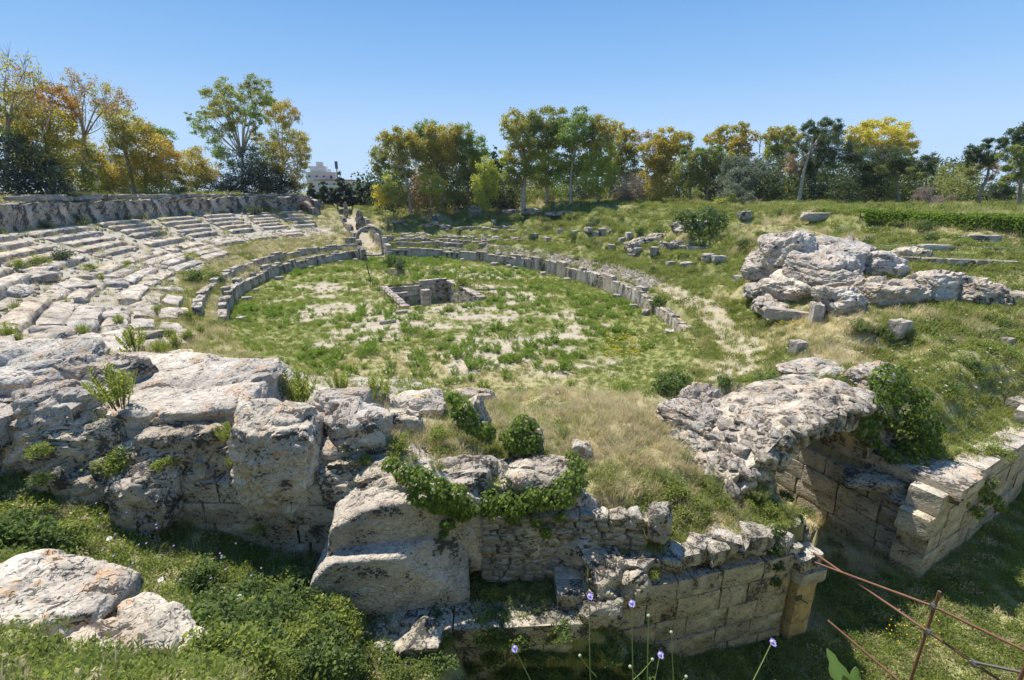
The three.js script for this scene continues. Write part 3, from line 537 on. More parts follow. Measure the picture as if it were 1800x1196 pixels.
// ---------------------------------------------------------------- ruined vault over the passage
{
  const phi = Math.atan2(.423, .906), g = thing('ruined_arch', 'ragged rubble arch spanning the passage, its crown bare and lichen-spotted', 'arch', V(CXX, 0, -CF)); g.rotation.y = phi;
  const r = rng(55), nI = 18, prof = [];
  for (let i = 0; i <= nI; i++) { const t = Math.PI * i / nI; prof.push([-.25 - Math.cos(t) * 2.35, 2.65 + Math.sin(t) * 1.65]); }              // intrados, left to right
  for (const q of [[2.5, 2.5], [3.1, 2.6], [3.5, 3.3], [3.3, 4.2], [2.7, 4.75], [1.8, 5.0], [.9, 5.08], [0, 5.0], [-.9, 4.95], [-1.8, 4.8], [-2.6, 4.5], [-3.3, 4.15], [-3.9, 3.8], [-4.2, 3.0], [-4.0, 2.3], [-3.2, 1.6], [-2.6, 1.9]]) prof.push(q);
  const nP = prof.length, z0 = 43.4, z1 = 40.7, nZ = 18, pos = [], idx = [];
  for (let i = 0; i <= nZ; i++) for (let j = 0; j < nP; j++) {
    const u = i / nZ; let [x, y] = prof[j]; let z = mix(z0, z1, u); const top = j > nI ? 1 : .35;
    x += top * .35 * fbm(x * .9, y * .9, z * .9, 3); y += top * .40 * fbm(x * .8 + 7, y * .8, z * .8, 4) - (j > nI ? .25 * u : 0); z += (i === 0 ? .5 : .2) * fbm(x * 1.1, y * 1.1 + 20, z, 3);
    pos.push(x, y, z);
  }
  for (let i = 0; i < nZ; i++) for (let j = 0; j < nP; j++) { const p = i * nP + j, q = i * nP + (j + 1) % nP; idx.push(p, p + nP, q, q, p + nP, q + nP); }
  const tri = THREE.ShapeUtils.triangulateShape(prof.map(q => new THREE.Vector2(...q)), []);
  for (const [a, b, c] of tri) { idx.push(a, b, c); const e = nZ * nP; idx.push(e + a, e + c, e + b); }
  const gg = new THREE.BufferGeometry(); gg.setAttribute('position', new THREE.Float32BufferAttribute(pos, 3)); gg.setIndex(idx);
  const flat = gg.toNonIndexed(); flat.computeVertexNormals(); part('vault_core', tint(boxUV(flat, .42), 3, .2, .8), M.mottled, g);
  for (let i = 0; i < 24; i++) { const t = Math.PI * (i + .5 + (r() - .5) * .4) / 24, rr = 2.55 + (r() - .5) * .2, m = part('voussoir', WORN[i % 8], r() < .6 ? M.black : M.mottled, g); put(m, -.25 - Math.cos(t) * rr, 2.65 + Math.sin(t) * 1.95, 43.32 + (r() - .5) * .16, .4 + r() * .2, .18 + r() * .14, .45, (r() - .5) * .3, (r() - .5) * .3, Math.PI - t + (r() - .5) * .5); }
  for (let i = 0; i < 290; i++) {                                                // rubble of the broken face and crown
    const t = r(), x = mix(-4.1, 3.2, t), topY = lut([[-4.2, 3.4], [-3.3, 4.15], [-1.8, 4.75], [0, 4.98], [1.8, 4.98], [2.7, 4.7], [3.4, 4.0]], x), face = r() < .45;
    const s = .17 + r() * r() * .38, m = part('stone', STONES[Math.floor(r() * 10)], r() < .55 ? M.mottled : r() < .6 ? M.pale : M.grey, g);
    const z = face ? 43.4 + (r() - .5) * .3 : mix(43.3, 40.8, r());
    const lo = Math.abs(x + .25) < 2.9 ? 2.65 + 2.3 * Math.sqrt(Math.max(0, 1 - ((x + .25) / 2.95) ** 2)) : 2.3;
    put(m, x, face ? mix(Math.min(lo, topY - .1), topY, r()) : topY + .02 - .12 * (43.4 - z), z, s * (1 + r() * .8), s * .8, s * (1 + r() * .6), r() * .6, r() * 6, r() * .6);
  }
  const core = (label, px, py, F, half, o) => boulder('rubble_mass', label, px, py, F, half, { amp: .16, pits: .10, p: 7, cat: 'rubble', ...o });
  const heap = (label, px, py, F, half, o, n, sd) => {
    const p = at(px, py, F), hp = thing('rubble_mass', label, 'rubble', p), q = rng(sd); part('core', rockGeo({ size: half, seed: sd, n: 30, p: 8, amp: .14, pits: .1, chip: .2 }), o.mat, hp).rotation.y = .44;
    for (let i = 0; i < n; i++) { const d = rndDir0(q), s = .10 + q() * q() * .3, m = part('stone', STONES[Math.floor(q() * 10)], q() < .5 ? M.mottled : q() < .5 ? M.pale : M.grey, hp); put(m, d.x * half[0] * .98, Math.abs(d.y) * half[1] * .98 - .05, d.z * half[2] * .98, s * 1.4, s * .9, s * 1.2, q(), q() * 6, q()); }
  };
  function rndDir0(q) { const z = q() * 2 - 1, t = q() * 6.283, u = Math.sqrt(1 - z * z); return V(u * Math.cos(t), z, u * Math.sin(t)); }
  heap('rough mortared rubble mass sloping down left of the arch', 1262, 745, 14.0, [1.4, .6, 1.4], { mat: M.mottled }, 90, 71);
  heap('low spreading rubble left of the arch beside the dry grass', 1205, 785, 13.2, [1.0, .4, .8], { mat: M.mottled }, 60, 72);
  heap('black-lichened rubble foot of the arch on its left side', 1275, 830, 12.2, [1.1, .55, .6], { mat: M.black }, 60, 73);
  core('pale ledge with orange lichen behind the arch crown', 1440, 652, 18.2, [1.5, .35, .9], { n: 30, mat: M.pale, ry: 20 });
  core('pale rubble lump right of the ledge behind the arch crown', 1548, 655, 16.8, [.9, .35, .8], { n: 30, mat: M.pale, ry: 20 });
  core('tilted pale slab leaning beside the bush behind the rubble mass', 1225, 690, 16.0, [.7, .5, .9], { n: 24, mat: M.pale, ry: 30, rx: 20 });
  boulder('boulder', 'flat black-topped slab on the passage wall above the corner', 1560, 845, 12.9, [1.15, .18, .5], { n: 28, ry: -20, mat: M.black, held: 1 });
  boulder('boulder', 'long worn slab lying under the hanging ivy', 1600, 868, 12.6, [.9, .16, .45], { n: 24, ry: 15, mat: M.mottled, held: 1 });
}
// ---------------------------------------------------------------- outcrop on the right and other rocks around the bowl
{
  const oc = (label, px, py, F, half, o) => boulder('rock_outcrop', label, px, py, F, half, { amp: .17, bed: .07, pits: .07, chip: .2, p: 10, cuts: 9, uv: .34, cat: 'outcrop', n: 36, ...o });
  oc('left lobe of the big white outcrop, with a shaded right face', 1352, 462, 33.5, [1.7, 1.0, 1.9], { ry: -35, rx: 6, mat: M.grey, sit: 1 });
  oc('low grey rock at the left foot of the outcrop', 1340, 508, 30.5, [1.2, .5, 1.0], { ry: 10, mat: M.grey, sit: 1 });
  oc('tilted white crest on the left lobe of the outcrop', 1392, 432, 34.5, [1.8, .9, 1.6], { ry: -30, rz: 8, mat: M.pale });
  oc('highest ridge of the big white outcrop', 1475, 440, 34.0, [2.4, .8, 2.2], { ry: 15, rz: -8, rx: 8, mat: M.pale });
  oc('sloping white shelf below the highest ridge', 1455, 462, 32.0, [2.2, .7, 1.8], { ry: 24, rx: 12, mat: M.pale });
  oc('grey shaded hump at the right end of the outcrop ridge', 1545, 470, 32.5, [1.6, 1.0, 1.5], { rz: -10, mat: M.grey });
  oc('low white tail of rock right of the grey hump', 1598, 455, 35.5, [1.6, .7, 1.3], { mat: M.pale });
  oc('white rock shoulder sloping down towards the arena', 1392, 500, 30.0, [1.5, .7, 2.0], { ry: 18, rx: 10, mat: M.pale, sit: 1 });
  oc('lowest white toe of the outcrop towards the gravel walk', 1362, 535, 28.3, [1.1, .5, 1.4], { ry: 15, rx: 10, mat: M.pale, sit: 1 });
  oc('middle step of the white outcrop behind the cut block', 1470, 492, 30.2, [1.7, .65, 1.2], { ry: -10, mat: M.grey });
  oc('long white rock ridge in front of the outcrop, left end', 1478, 525, 27.6, [1.3, .7, 1.1], { ry: 20, mat: M.pale, sit: 1 });
  oc('long white rock ridge in front of the outcrop, middle stretch', 1560, 512, 27.8, [2.0, .7, 1.3], { ry: -6, rz: 5, mat: M.pale });
  oc('long white rock ridge in front of the outcrop, knobbly hump', 1650, 502, 28.0, [1.9, .85, 1.3], { ry: 8, rz: -4, mat: M.pale });
  oc('dark-pitted right end of the long rock ridge', 1722, 518, 27.2, [1.6, .8, 1.2], { rz: -12, mat: M.mottled });
  oc('dark sloping ruin of a radial vault on the far right slope', 1135, 425, 60, [3.6, .6, 1.1], { ry: 35, rz: 8, mat: M.black, sit: 1 });
  oc('shadowed end of the fallen vault under ivy on the far right slope', 1225, 398, 62, [3.6, .6, 1.2], { ry: 15, mat: M.black, sit: 1 });
  oc('dark stub of fallen vault in the grass below the vault ruin', 1180, 432, 56, [1.4, .45, 1.0], { mat: M.mottled, n: 24, sit: 1 });
  const bl = (label, px, py, s, o = {}) => { const p = onGround(px, py), m = single('stone_block', WORN[Math.abs(px * 7 + py) % 8], o.mat || M.pale, label, 'stone', p, o.group); put(m, p.x, p.y + s[1] * .34, p.z, s[0], s[1], s[2], 0, o.ry ?? .4, (o.rz || 0)); return m; };
  bl('cut block standing in the hollow of the white outcrop', 1397, 522, [1.3, .9, .9]);
  bl('low straight wall slab in front of the outcrop shoulder', 1392, 562, [3.2, .7, .5], { ry: -.62, mat: M.grey });
  bl('leaning upright slab at the end of the low straight wall', 1432, 566, [.55, 1.3, 1.0], { ry: -.3 });
  bl('lone squared block with reddish top on the slope above the arch', 1400, 622, [.72, .8, .6], { ry: .3 });
  bl('flat slab sunk in grass left of the outcrop', 1303, 493, [1.3, .5, .8], { mat: M.grey });
  bl('stone heap block by the trees near the clipped hedge', 1436, 388, [3.4, 1.0, 1.3], { mat: M.grey, ry: 0 });
  bl('dark round stone in the grass near the trees', 1308, 384, [1.4, 1.0, 1.0], { mat: M.black });
  bl('largest cut stone on the right meadow', 1722, 430, [2.2, .9, 1.1], { mat: M.mottled, ry: -.3 });
  bl('low flat stone left of the largest meadow stone', 1645, 440, [2.3, .5, .8], { ry: -.2 });
  bl('rough white stone patch in the middle of the right slope', 1578, 592, [.9, .9, .7]);
  bl('grey stone at the right edge below the rock ridge', 1790, 533, [1.1, .7, .9], { mat: M.grey });
  bl('small pale stone at the right edge of the slope', 1768, 606, [.55, .4, .4]);
  bl('dark block at the right edge above the wing wall', 1790, 722, [.7, .5, .6], { mat: M.black });
  bl('long pale block lying on the right slope', 1228, 442, [2.8, .6, .9], { ry: -.1 });
  bl('short pale block left of the long pale block', 1200, 440, [1.1, .7, .9]);
  bl('pale pair block on the right slope, left one', 1245, 458, [1.3, .8, .9]);
  bl('pale pair block on the right slope, right one', 1262, 460, [1.3, .7, .9], { ry: .1 });
  bl('flat white stone below the pair of pale blocks', 1213, 468, [2.2, .5, .9]);
  [[985, 412], [1010, 414], [1034, 409], [1058, 412], [1072, 410], [1046, 420], [1105, 420], [1128, 430], [1075, 440], [1092, 428], [1120, 445], [960, 428], [940, 418], [905, 425], [1150, 450], [1180, 470], [1110, 455]].sort((p, q) => p[0] - q[0]).forEach(([x, y], i) => bl(`grey squared block on the far right terraces, ${ORD[i]} from the left`, x, y, [.9 + (i % 3) * .3, .6 + (i % 4) * .14, .8], { ry: i, mat: M.grey, group: 'blocks scattered on the far right terraces' }));
  { const r = rng(33), w = thing('low_stone_row', 'long low stone row on the right meadow behind the outcrop', 'wall'), A = onGround(1585, 466), B = onGround(1798, 468); wallRun(w, r, [A.x, -A.z], [B.x, -B.z], Math.min(A.y, B.y) - .3, t => mix(A.y, B.y, t) + .5, { course: .45, len: [.9, 2], thick: .7, mats: [M.black, M.grey, M.mottled], wear: WORN, side: 1 }); }
  // slabs of the near-left seats
  const sl = [[60, 488, 1.9], [128, 507, 1.9], [18, 512, 1.7], [196, 500, 1.7], [262, 492, 1.5], [90, 548, 2.0], [176, 560, 1.8], [246, 545, 1.6], [314, 552, 1.3], [60, 592, 2.1], [150, 606, 1.8], [236, 596, 1.6], [318, 590, 1.2], [20, 628, 1.8], [120, 640, 1.7], [214, 642, 1.5], [300, 636, 1.4], [372, 652, 1.3], [420, 676, 1.0], [300, 512, 1.4]];
  sl.sort((p, q) => p[0] - q[0]).forEach(([x, y, w], i) => { const p = onGround(x, y), m = single('rock_slab', rockGeo({ size: [w * .85, .34, w * .6], seed: 500 + i, n: 18, amp: .10, bed: .05, p: 12 }), i % 3 ? M.pale : M.grey, `worn pale rock slab among the near-left seats, ${ORD[i]} from the left edge`, 'rock', p.add(V(0, .02, 0)), 'slabs among the near-left seats'); m.rotation.set((i % 5 - 2) * .04, -.9 + (i % 4) * .25, (i % 3 - 1) * .05); });
}
// ---------------------------------------------------------------- pit in the arena floor, fences, gate arch, scaffold, hedge, houses
const cyl = (a, b, r0, r1 = r0, seg = 7) => { const d = V(0, 0, 0).subVectors(b, a), L = d.length(), g = new THREE.CylinderGeometry(r1, r0, L, seg); g.translate(0, L / 2, 0); g.applyQuaternion(new THREE.Quaternion().setFromUnitVectors(V(0, 1, 0), d.normalize())); g.translate(a.x, a.y, a.z); return g; };
const AB = (a, b, y) => { const [x, F] = toXF(a, b); return V(x, y, -F); };
{
  const r = rng(71), g = thing('arena_pit', 'rectangular stone-lined pit sunk in the middle of the arena', 'pit');
  const w = (p, q, y, top, o) => wallRun(g, r, toXF(...p), toXF(...q), y, top, { course: .6, len: [1, 2], thick: .7, mats: [M.grey, M.ashlar, M.mottled], ...o });
  const { a0, a1, b0, b1 } = PIT;
  w([a1, b1], [a1, b0], -2.5, t => .05 + .3 * Math.sin(t * 7), { side: -1, mats: [M.mottled, M.black, M.grey] });
  w([a0, b0], [a1, b0], -2.5, t => .12, { side: 1 }); w([a1, b1], [a0, b1], -2.5, t => .14, { side: 1 });
  w([a0, b1], [a0, b0], -2.5, t => .02, { side: 1 });
  w([3.2, b0 + .2], [3.2, -1.6], -2.5, t => .05, { side: 1, mats: [M.mottled, M.black] });
  for (let i = 0; i < 16; i++) { const t = i / 16, sd = i % 2; const [x, F] = toXF(mix(a0, a1, t), sd ? b1 + .3 : b0 - .3), m = part('coping_stone', WORN[i % 8], M.pale, g); put(m, x, .16, -F, .6 + r() * .5, .2, .9 + r() * .5, 0, .44, 0); }
  const pier = thing('stone_pier', 'tall square pier of stacked blocks inside the arena pit', 'pier'); 
  for (let i = 0; i < 5; i++) put(part('block', BLOCKS[i], M.grey, pier), ...AB(1.4, -.1, -2.4 + .3 + i * .56).toArray(), .95, .555, .95, 0, .44, 0);
  const st = thing('stone_pier', 'short pier stump in front of the tall pier in the pit', 'pier');
  for (let i = 0; i < 2; i++) put(part('block', BLOCKS[i + 5], M.pale, st), ...AB(-1.3, 1.6, -2.4 + .35 + i * .68).toArray(), 1.0, .675, .95, 0, .44, 0);
  single('kerb_slab', BLOCKS[1], M.pale, 'long thin pale kerb line right of the arena pit', 'kerb', null); { const m = scene.children[scene.children.length - 1], p = atH(870, 509, .05); put(m, p.x, .1, p.z, 4.6, .22, .35, 0, .12, 0); }
  for (const [px, py, l] of [[706, 549, 1.1], [682, 566, 1.4]]) { const p = atH(px, py, .1), m = single('stone_block', WORN[2], M.pale, px > 700 ? 'flat pale stone lying at the near corner of the arena pit' : 'narrow pale stone lying on the arena floor left of the pit', 'stone'); put(m, p.x, .14, p.z, l, .25, .5, 0, .6, 0); }
}
{
  const dark = new THREE.MeshStandardMaterial({ color: col(.05, .045, .04), roughness: .7, metalness: .3 });
  const fence = (label, pts, step, h, rails, mat = dark, rad = .022) => {
    const g = thing('wire_fence', label, 'fence');
    for (let i = 0; i < pts.length - 1; i++) {
      const p = pts[i], q = pts[i + 1], L = p.distanceTo(q), n = Math.max(1, Math.round(L / step));
      for (let j = 0; j <= n; j++) { const c = p.clone().lerp(q, j / n); c.y = H(c.x, -c.z); if (i && !j) continue; part('post', cyl(c.clone().add(V(0, -.15, 0)), c.clone().add(V(.02 * ((j * 7) % 3 - 1), h, 0)), rad), mat, g); }
      for (const y of rails) { const gs = []; for (let j = 0; j < n; j++) { const c = p.clone().lerp(q, j / n), d = p.clone().lerp(q, (j + 1) / n); c.y = H(c.x, -c.z) + y; d.y = H(d.x, -d.z) + y; gs.push(cyl(c, d, rad * .45, rad * .45, 4)); } part('wire', mergeGeometries(gs), mat, g); }
    }
  };
  const ab = (a, b) => AB(a, b, 0);
  fence('thin dark post-and-wire fence round the near and right side of the pit', [ab(-6, -4.6), ab(-6, 5.6), ab(8.5, 5.8)], 1.5, 1.0, [.5, .95]);
  fence('sloping wire fence along the left side of the pit towards the gate', [ab(-6, -4.6), ab(9, -4.8), ab(28, -2.4)], 1.4, 1.0, [.5, .95]);
  fence('wire fence right of the sunken trench running up to the gate', [ab(9, 5.4), ab(30, 2.4)], 1.6, 1.0, [.5, .95]);
  fence('wire fence crossing the arena grass right of the pit', [ab(8.5, 5.8), ab(2, 13)], 1.6, 1.0, [.5, .95]);
  const rail = new THREE.MeshStandardMaterial({ color: col(.22, .2, .18), roughness: .6, metalness: .4 });
  fence('low metal railing before the tall eucalyptus on the far rim', [at(872, 360, 98), at(922, 360, 98), at(980, 361, 96)], 2.4, 1.1, [.55, 1.08], rail, .04);
  fence('dark railing along the far left rim above the seats', [at(330, 351, 84), at(420, 350, 96), at(480, 350, 104)], 3, 1.0, [.5, .95], rail, .04);
  fence('thin white wire fence in front of the clipped hedge', [at(1560, 398, 36), at(1690, 405, 34), at(1830, 415, 32)], 3, .9, [.85], new THREE.MeshStandardMaterial({ color: col(.5, .5, .48) }), .018);
}
// far gate: arch over the way out, its walls, and the brick arches on the rim
{
  const r = rng(83), g = thing('gate_arch', 'small stone arch over the sunlit path at the far gate', 'arch');
  wallRun(g, r, toXF(37, 2.0), toXF(37, 4.0), .2, t => 3.4, { course: .6, len: [.8, 1.4], mats: [M.mottled, M.black], thick: 1.2, side: 1 });
  wallRun(g, r, toXF(37, -4.2), toXF(37, -2.0), .2, t => 3.5, { course: .6, len: [.8, 1.4], mats: [M.mottled, M.black], thick: 1.2, side: 1 });
  for (let i = 0; i < 15; i++) { const t = Math.PI * (i + .5) / 15, m = part('voussoir', WORN[i % 8], M.black, g), p = AB(37.6, -Math.cos(t) * 2.1, 3.1 + Math.sin(t) * 1.7); put(m, p.x, p.y, p.z, .55, .66, 1.2, 0, .44, Math.PI - t); }
  const way = thing('gate_way_wall', 'pale side wall of tall slabs along the path beyond the far gate arch', 'wall');
  wallRun(way, r, toXF(62, 1.75), toXF(31, 1.75), .2, t => lut([[0, 6.6], [.5, 4.6], [.8, 3.6], [1, 1.6]], t), { course: 1.1, len: [.8, 1.6], mats: [M.ashlar, M.grey], thick: .8, side: 1 });
  const way2 = thing('gate_way_wall', 'overgrown dark side wall left of the path at the far gate', 'wall');
  wallRun(way2, r, toXF(31, -1.75), toXF(60, -1.75), .2, t => lut([[0, 1.6], [.3, 4.0], [1, 6.4]], t), { course: 1.0, len: [.8, 1.6], mats: [M.mottled, M.black], thick: .8, side: 1 });
  const brick = new THREE.MeshStandardMaterial({ map: makeTex(128, (u, v) => { const k = tfbm(TN, u, v, 16, 3); return [.30 + .16 * k, .20 + .12 * k, .14 + .1 * k]; }, true), roughness: 1 });
  [[497, 372, 'left of the two round-headed brick arches on the far left rim'], [537, 372, 'right of the two round-headed brick arches on the far left rim']].forEach(([px, py, label], k) => {
    const p = at(px, py, 103), a = thing('brick_arch', label, 'arch', p); a.rotation.y = -.35;
    for (let i = 0; i < 17; i++) { const t = Math.PI * (i + .5) / 17; put(part('brick_voussoir', BLOCKS[i % 8], brick, a), -Math.cos(t) * 1.75, Math.sin(t) * 1.75, 0, .5, .34, 1.4, 0, 0, Math.PI - t); }
    put(part('back_wall', WORN[k], M.black, a), 0, .4, -1.2, 4.6, 3.8, 1.2); put(part('pier', WORN[k + 2], M.mottled, a), -2.3, -.4, 0, 1.0, 2.4, 1.6); put(part('pier', WORN[k + 3], M.mottled, a), 2.3, -.4, 0, 1.0, 2.4, 1.6);
  });
  const mass = (label, px, py, F, half, o) => boulder('ruined_masonry', label, px, py, F, half, { cat: 'ruin', held: 1, amp: .25, pits: .12, p: 7, uv: .3, mat: M.mottled, ...o });
  mass('humped masonry ruin above the brick arches', 505, 356, 108, [6.5, 1.5, 2.5], {});
  mass('jagged masonry stump left of the far gate', 632, 376, 100, [.8, .8, .7], { mat: M.black, held: 0 });
  mass('small upright masonry stump further left by the conifers', 607, 364, 112, [.5, 1.2, .5], { n: 14, held: 0 });
  { const p = onGround(836, 378), m = mass('dark masonry pier beside the gap in the far rim', 836, 378, -p.z, [1.5, 1.1, 1.1], { mat: M.ashlar, n: 16 }); m.position.y = p.y + .6; }
  [['left', 905, 376, [3.0, .5, 1.0]], ['middle', 940, 376, [2.6, .6, 1.0]], ['right', 985, 378, [3.0, .45, 1.0]]].forEach(([w, px, py, h]) => { const p = onGround(px, py), m = mass(`${w} stretch of rubbly low wall on the far terrace`, px, py, -p.z, h, { mat: M.black, n: 18 }); m.position.y = H(m.position.x, -p.z) + h[1] * .4; });
  const panel = thing('info_panel', 'small blue information panel at the far left rim', 'sign', at(560, 363, 105)); put(part('board', new THREE.BoxGeometry(1, 1, .05), new THREE.MeshStandardMaterial({ color: col(.16, .22, .42), roughness: .5 }), panel), 0, .3, 0, .9, 1.2, 1); put(part('post', new THREE.CylinderGeometry(.04, .04, 1, 6), M.twig, panel), 0, -.6, -.05, 1, 1.4, 1);
}
// rusty scaffold tubes at the passage mouth
{
  const rustTex = makeTex(256, (u, v) => { const k = tfbm(TN, u, v, 12, 4), q = tfbm(TM, u, v, 40, 2); return mix3([.13, .062, .042], [.24, .125, .08], k).map(x => x * (.7 + .6 * q)); }, true);
  const rust = new THREE.MeshStandardMaterial({ map: rustTex, roughness: .8, metalness: .25 }), dull = new THREE.MeshStandardMaterial({ color: col(.14, .13, .12), roughness: .55, metalness: .6 });
  const R = .026, P1 = at(1640, 1066, 7.2), P0 = at(1424, 986, 9.7), P2 = at(1860, 1172, 5.9), Q0 = at(1430, 972, 9.7), Q1 = at(1632, 1111, 7.15), Q2 = at(1780, 1212, 6.2);
  const g = thing('scaffold', 'rusty tube scaffold braced against the yellow gate pillar', 'scaffold');
  part('rail_tube', cyl(P0, P1.clone().lerp(P0, -.02), R), rust, g); part('rail_tube', cyl(P1, P2, R), rust, g);
  part('brace_tube', cyl(Q0, Q1, R), rust, g); part('brace_tube', cyl(Q1, Q2, R), rust, g);
  const post = at(1652, 1040, 7.2), foot = V(post.x, H(post.x, 7.2) - .1, post.z); part('upright_tube', cyl(foot, post, R * 1.05), rust, g);
  const e = at(1812, 1150, 5.9); part('upright_tube', cyl(V(e.x, H(e.x, 5.9) - .1, e.z), e, R * 1.05), rust, g);
  part('cross_tube', cyl(at(1705, 1163, 6.6), at(1860, 1196, 5.8), R), dull, g);
  part('base_tube', cyl(at(1455, 1091, 8.6), at(1640, 1248, 6.9), R), rust, g);
  for (const c of [P1, Q1, at(1712, 1167, 6.55), P0]) { const k = part('coupler', mergeGeometries([cyl(c.clone().add(V(-.05, 0, .02)), c.clone().add(V(.05, 0, .02)), .045, .045, 9), cyl(c.clone().add(V(0, -.05, 0)), c.clone().add(V(0, .05, 0)), .042, .042, 9)]), dull, g); part('bolt', cyl(c.clone().add(V(.0, .0, .03)), c.clone().add(V(.02, .03, .10)), .012), dull, k); part('bolt', cyl(c.clone().add(V(-.03, .02, .03)), c.clone().add(V(-.05, .05, .09)), .012), dull, k); }
  const an = at(1405, 1052, 9.5), pl = part('anchor_plate', new THREE.BoxGeometry(.16, .14, .03), dull, g); pl.position.copy(an); pl.rotation.y = .3; part('anchor_rod', cyl(an, an.clone().add(V(.16, -.05, .12)), .018), dull, g);
}
// houses beyond the trees
{
  const plaster = (r, g, b) => new THREE.MeshStandardMaterial({ color: col(r, g, b), roughness: .9 }), glass = new THREE.MeshStandardMaterial({ color: col(.05, .06, .08), roughness: .2 }), tile = plaster(.32, .15, .10);
  const house = (label, px, pyTop, F, w, floors, mat, o = {}) => {
    const p = at(px, pyTop, F), fh = 3.1, h = p.y - 4, g = thing('apartment_building', label, 'building', V(p.x, 4, p.z)); g.rotation.y = o.ry || 0;
    put(part('wall', new THREE.BoxGeometry(1, 1, 1), mat, g), 0, h / 2, 0, w, h, 11);
    const rf = part('roof', new THREE.BoxGeometry(w + .8, .4, 11.8), o.tile ? tile : mat, g); rf.position.y = h + .2;
    for (let f = 0; f < floors; f++) {
      const y = h - 1.7 - f * fh; const n = Math.floor(w / 2.6);
      for (let i = 0; i < n; i++) { const x = -w / 2 + (i + .5) * w / n, wn = part('window', new THREE.BoxGeometry(1.15, 1.5, .12), plaster(.5, .5, .48), g); wn.position.set(x, y, 5.5); const pn = part('pane', new THREE.BoxGeometry(.95, 1.3, .06), glass, wn); pn.position.z = .06; }
      const bal = part('balcony', new THREE.BoxGeometry(w * .6, .16, 1.3), mat, g); bal.position.set((f % 2 - .5) * w * .2, y - .95, 6.1); const rl = part('railing', new THREE.BoxGeometry(w * .6, .8, .06), plaster(.55, .53, .5), bal); rl.position.set(0, .45, .6);
    }
    if (o.top) { put(part('penthouse', new THREE.BoxGeometry(1, 1, 1), mat, g), -w * .1, h + 1.6, 0, w * .55, 2.6, 7); put(part('stair_tower', new THREE.BoxGeometry(1, 1, 1), mat, g), -w * .05, h + 3.8, 0, w * .22, 2, 3); put(part('water_tank', new THREE.CylinderGeometry(.6, .6, 1.4, 10), plaster(.6, .6, .6), g), w * .3, h + 1, 2, 1, 1, 1); }
  };
  house('stepped white apartment block behind the conifers', 566, 305, 230, 12, 4, plaster(.62, .58, .52), { top: true, ry: .2 });
  house('lower cream building with red roof edge beside the white block', 590, 318, 220, 15, 3, plaster(.60, .54, .46), { tile: true, ry: .2 });
  house('low pale building row between conifers and eucalyptus', 650, 322, 240, 22, 3, plaster(.56, .52, .46), { ry: .1 });
  house('pale building glimpsed between the left trees', 192, 276, 150, 13, 4, plaster(.55, .50, .44), { top: false, ry: .6 });
  const mast = thing('light_mast', 'thin mast with a lamp box rising beside the white block', 'mast', at(595, 330, 215)); part('pole', cyl(V(0, -8, 0), V(0, 8.5, 0), .22), M.twig, mast); const lb = part('lamp_box', new THREE.BoxGeometry(1.1, 3, .5), glass, mast); lb.position.set(0, 9, 0);
}
// ---------------------------------------------------------------- trees
class Leaves {
  constructor() { this.p = []; this.c = []; this.i = []; }
  add(o, d, s, len, wid, c, fold = .25) {                         // kite leaf: base, two sides, tip
    const n = this.p.length / 3, ux = d.y * s.z - d.z * s.y, uy = d.z * s.x - d.x * s.z, uz = d.x * s.y - d.y * s.x, m = len * .45, f = wid * fold;
    this.p.push(o.x, o.y, o.z, o.x + d.x * m + s.x * wid + ux * f, o.y + d.y * m + s.y * wid + uy * f, o.z + d.z * m + s.z * wid + uz * f, o.x + d.x * len, o.y + d.y * len, o.z + d.z * len, o.x + d.x * m - s.x * wid + ux * f, o.y + d.y * m - s.y * wid + uy * f, o.z + d.z * m - s.z * wid + uz * f);
    for (let k = 0; k < 4; k++) this.c.push(c[0], c[1], c[2]); this.i.push(n, n + 1, n + 2, n, n + 2, n + 3);
  }
  geo() { const g = new THREE.BufferGeometry(); g.setAttribute('position', new THREE.Float32BufferAttribute(this.p, 3)); g.setAttribute('color', new THREE.Float32BufferAttribute(this.c, 3)); g.setIndex(this.i); g.computeVertexNormals(); return g; }
}
const rndDir = (r, v = V(0, 0, 0)) => { const z = r() * 2 - 1, t = r() * 6.2832, s = Math.sqrt(1 - z * z); return v.set(s * Math.cos(t), z, s * Math.sin(t)); };
function tubeGeo(pts, r0, r1, seg = 6, per = 4) {
  const cv = new THREE.CatmullRomCurve3(pts), n = (pts.length - 1) * per, pos = [], uv = [], idx = [], q = V(0, 0, 0), t = V(0, 0, 0), a = V(0, 0, 0), b = V(0, 0, 0);
  for (let i = 0; i <= n; i++) { cv.getPoint(i / n, q); cv.getTangent(i / n, t); a.set(1, 0, 0).cross(t).normalize(); if (a.lengthSq() < .1) a.set(0, 0, 1); b.crossVectors(t, a); const rr = mix(r0, r1, Math.pow(i / n, .8)); for (let j = 0; j <= seg; j++) { const w = j / seg * 6.28318, c = Math.cos(w) * rr, s = Math.sin(w) * rr; pos.push(q.x + a.x * c + b.x * s, q.y + a.y * c + b.y * s, q.z + a.z * c + b.z * s); uv.push(j / seg, i * .5); } }
  for (let i = 0; i < n; i++) for (let j = 0; j < seg; j++) { const p = i * (seg + 1) + j; idx.push(p, p + 1, p + seg + 1, p + 1, p + seg + 2, p + seg + 1); }
  const g = new THREE.BufferGeometry(); g.setAttribute('position', new THREE.Float32BufferAttribute(pos, 3)); g.setAttribute('uv', new THREE.Float32BufferAttribute(uv, 2)); g.setIndex(idx); g.computeVertexNormals(); return g;
}
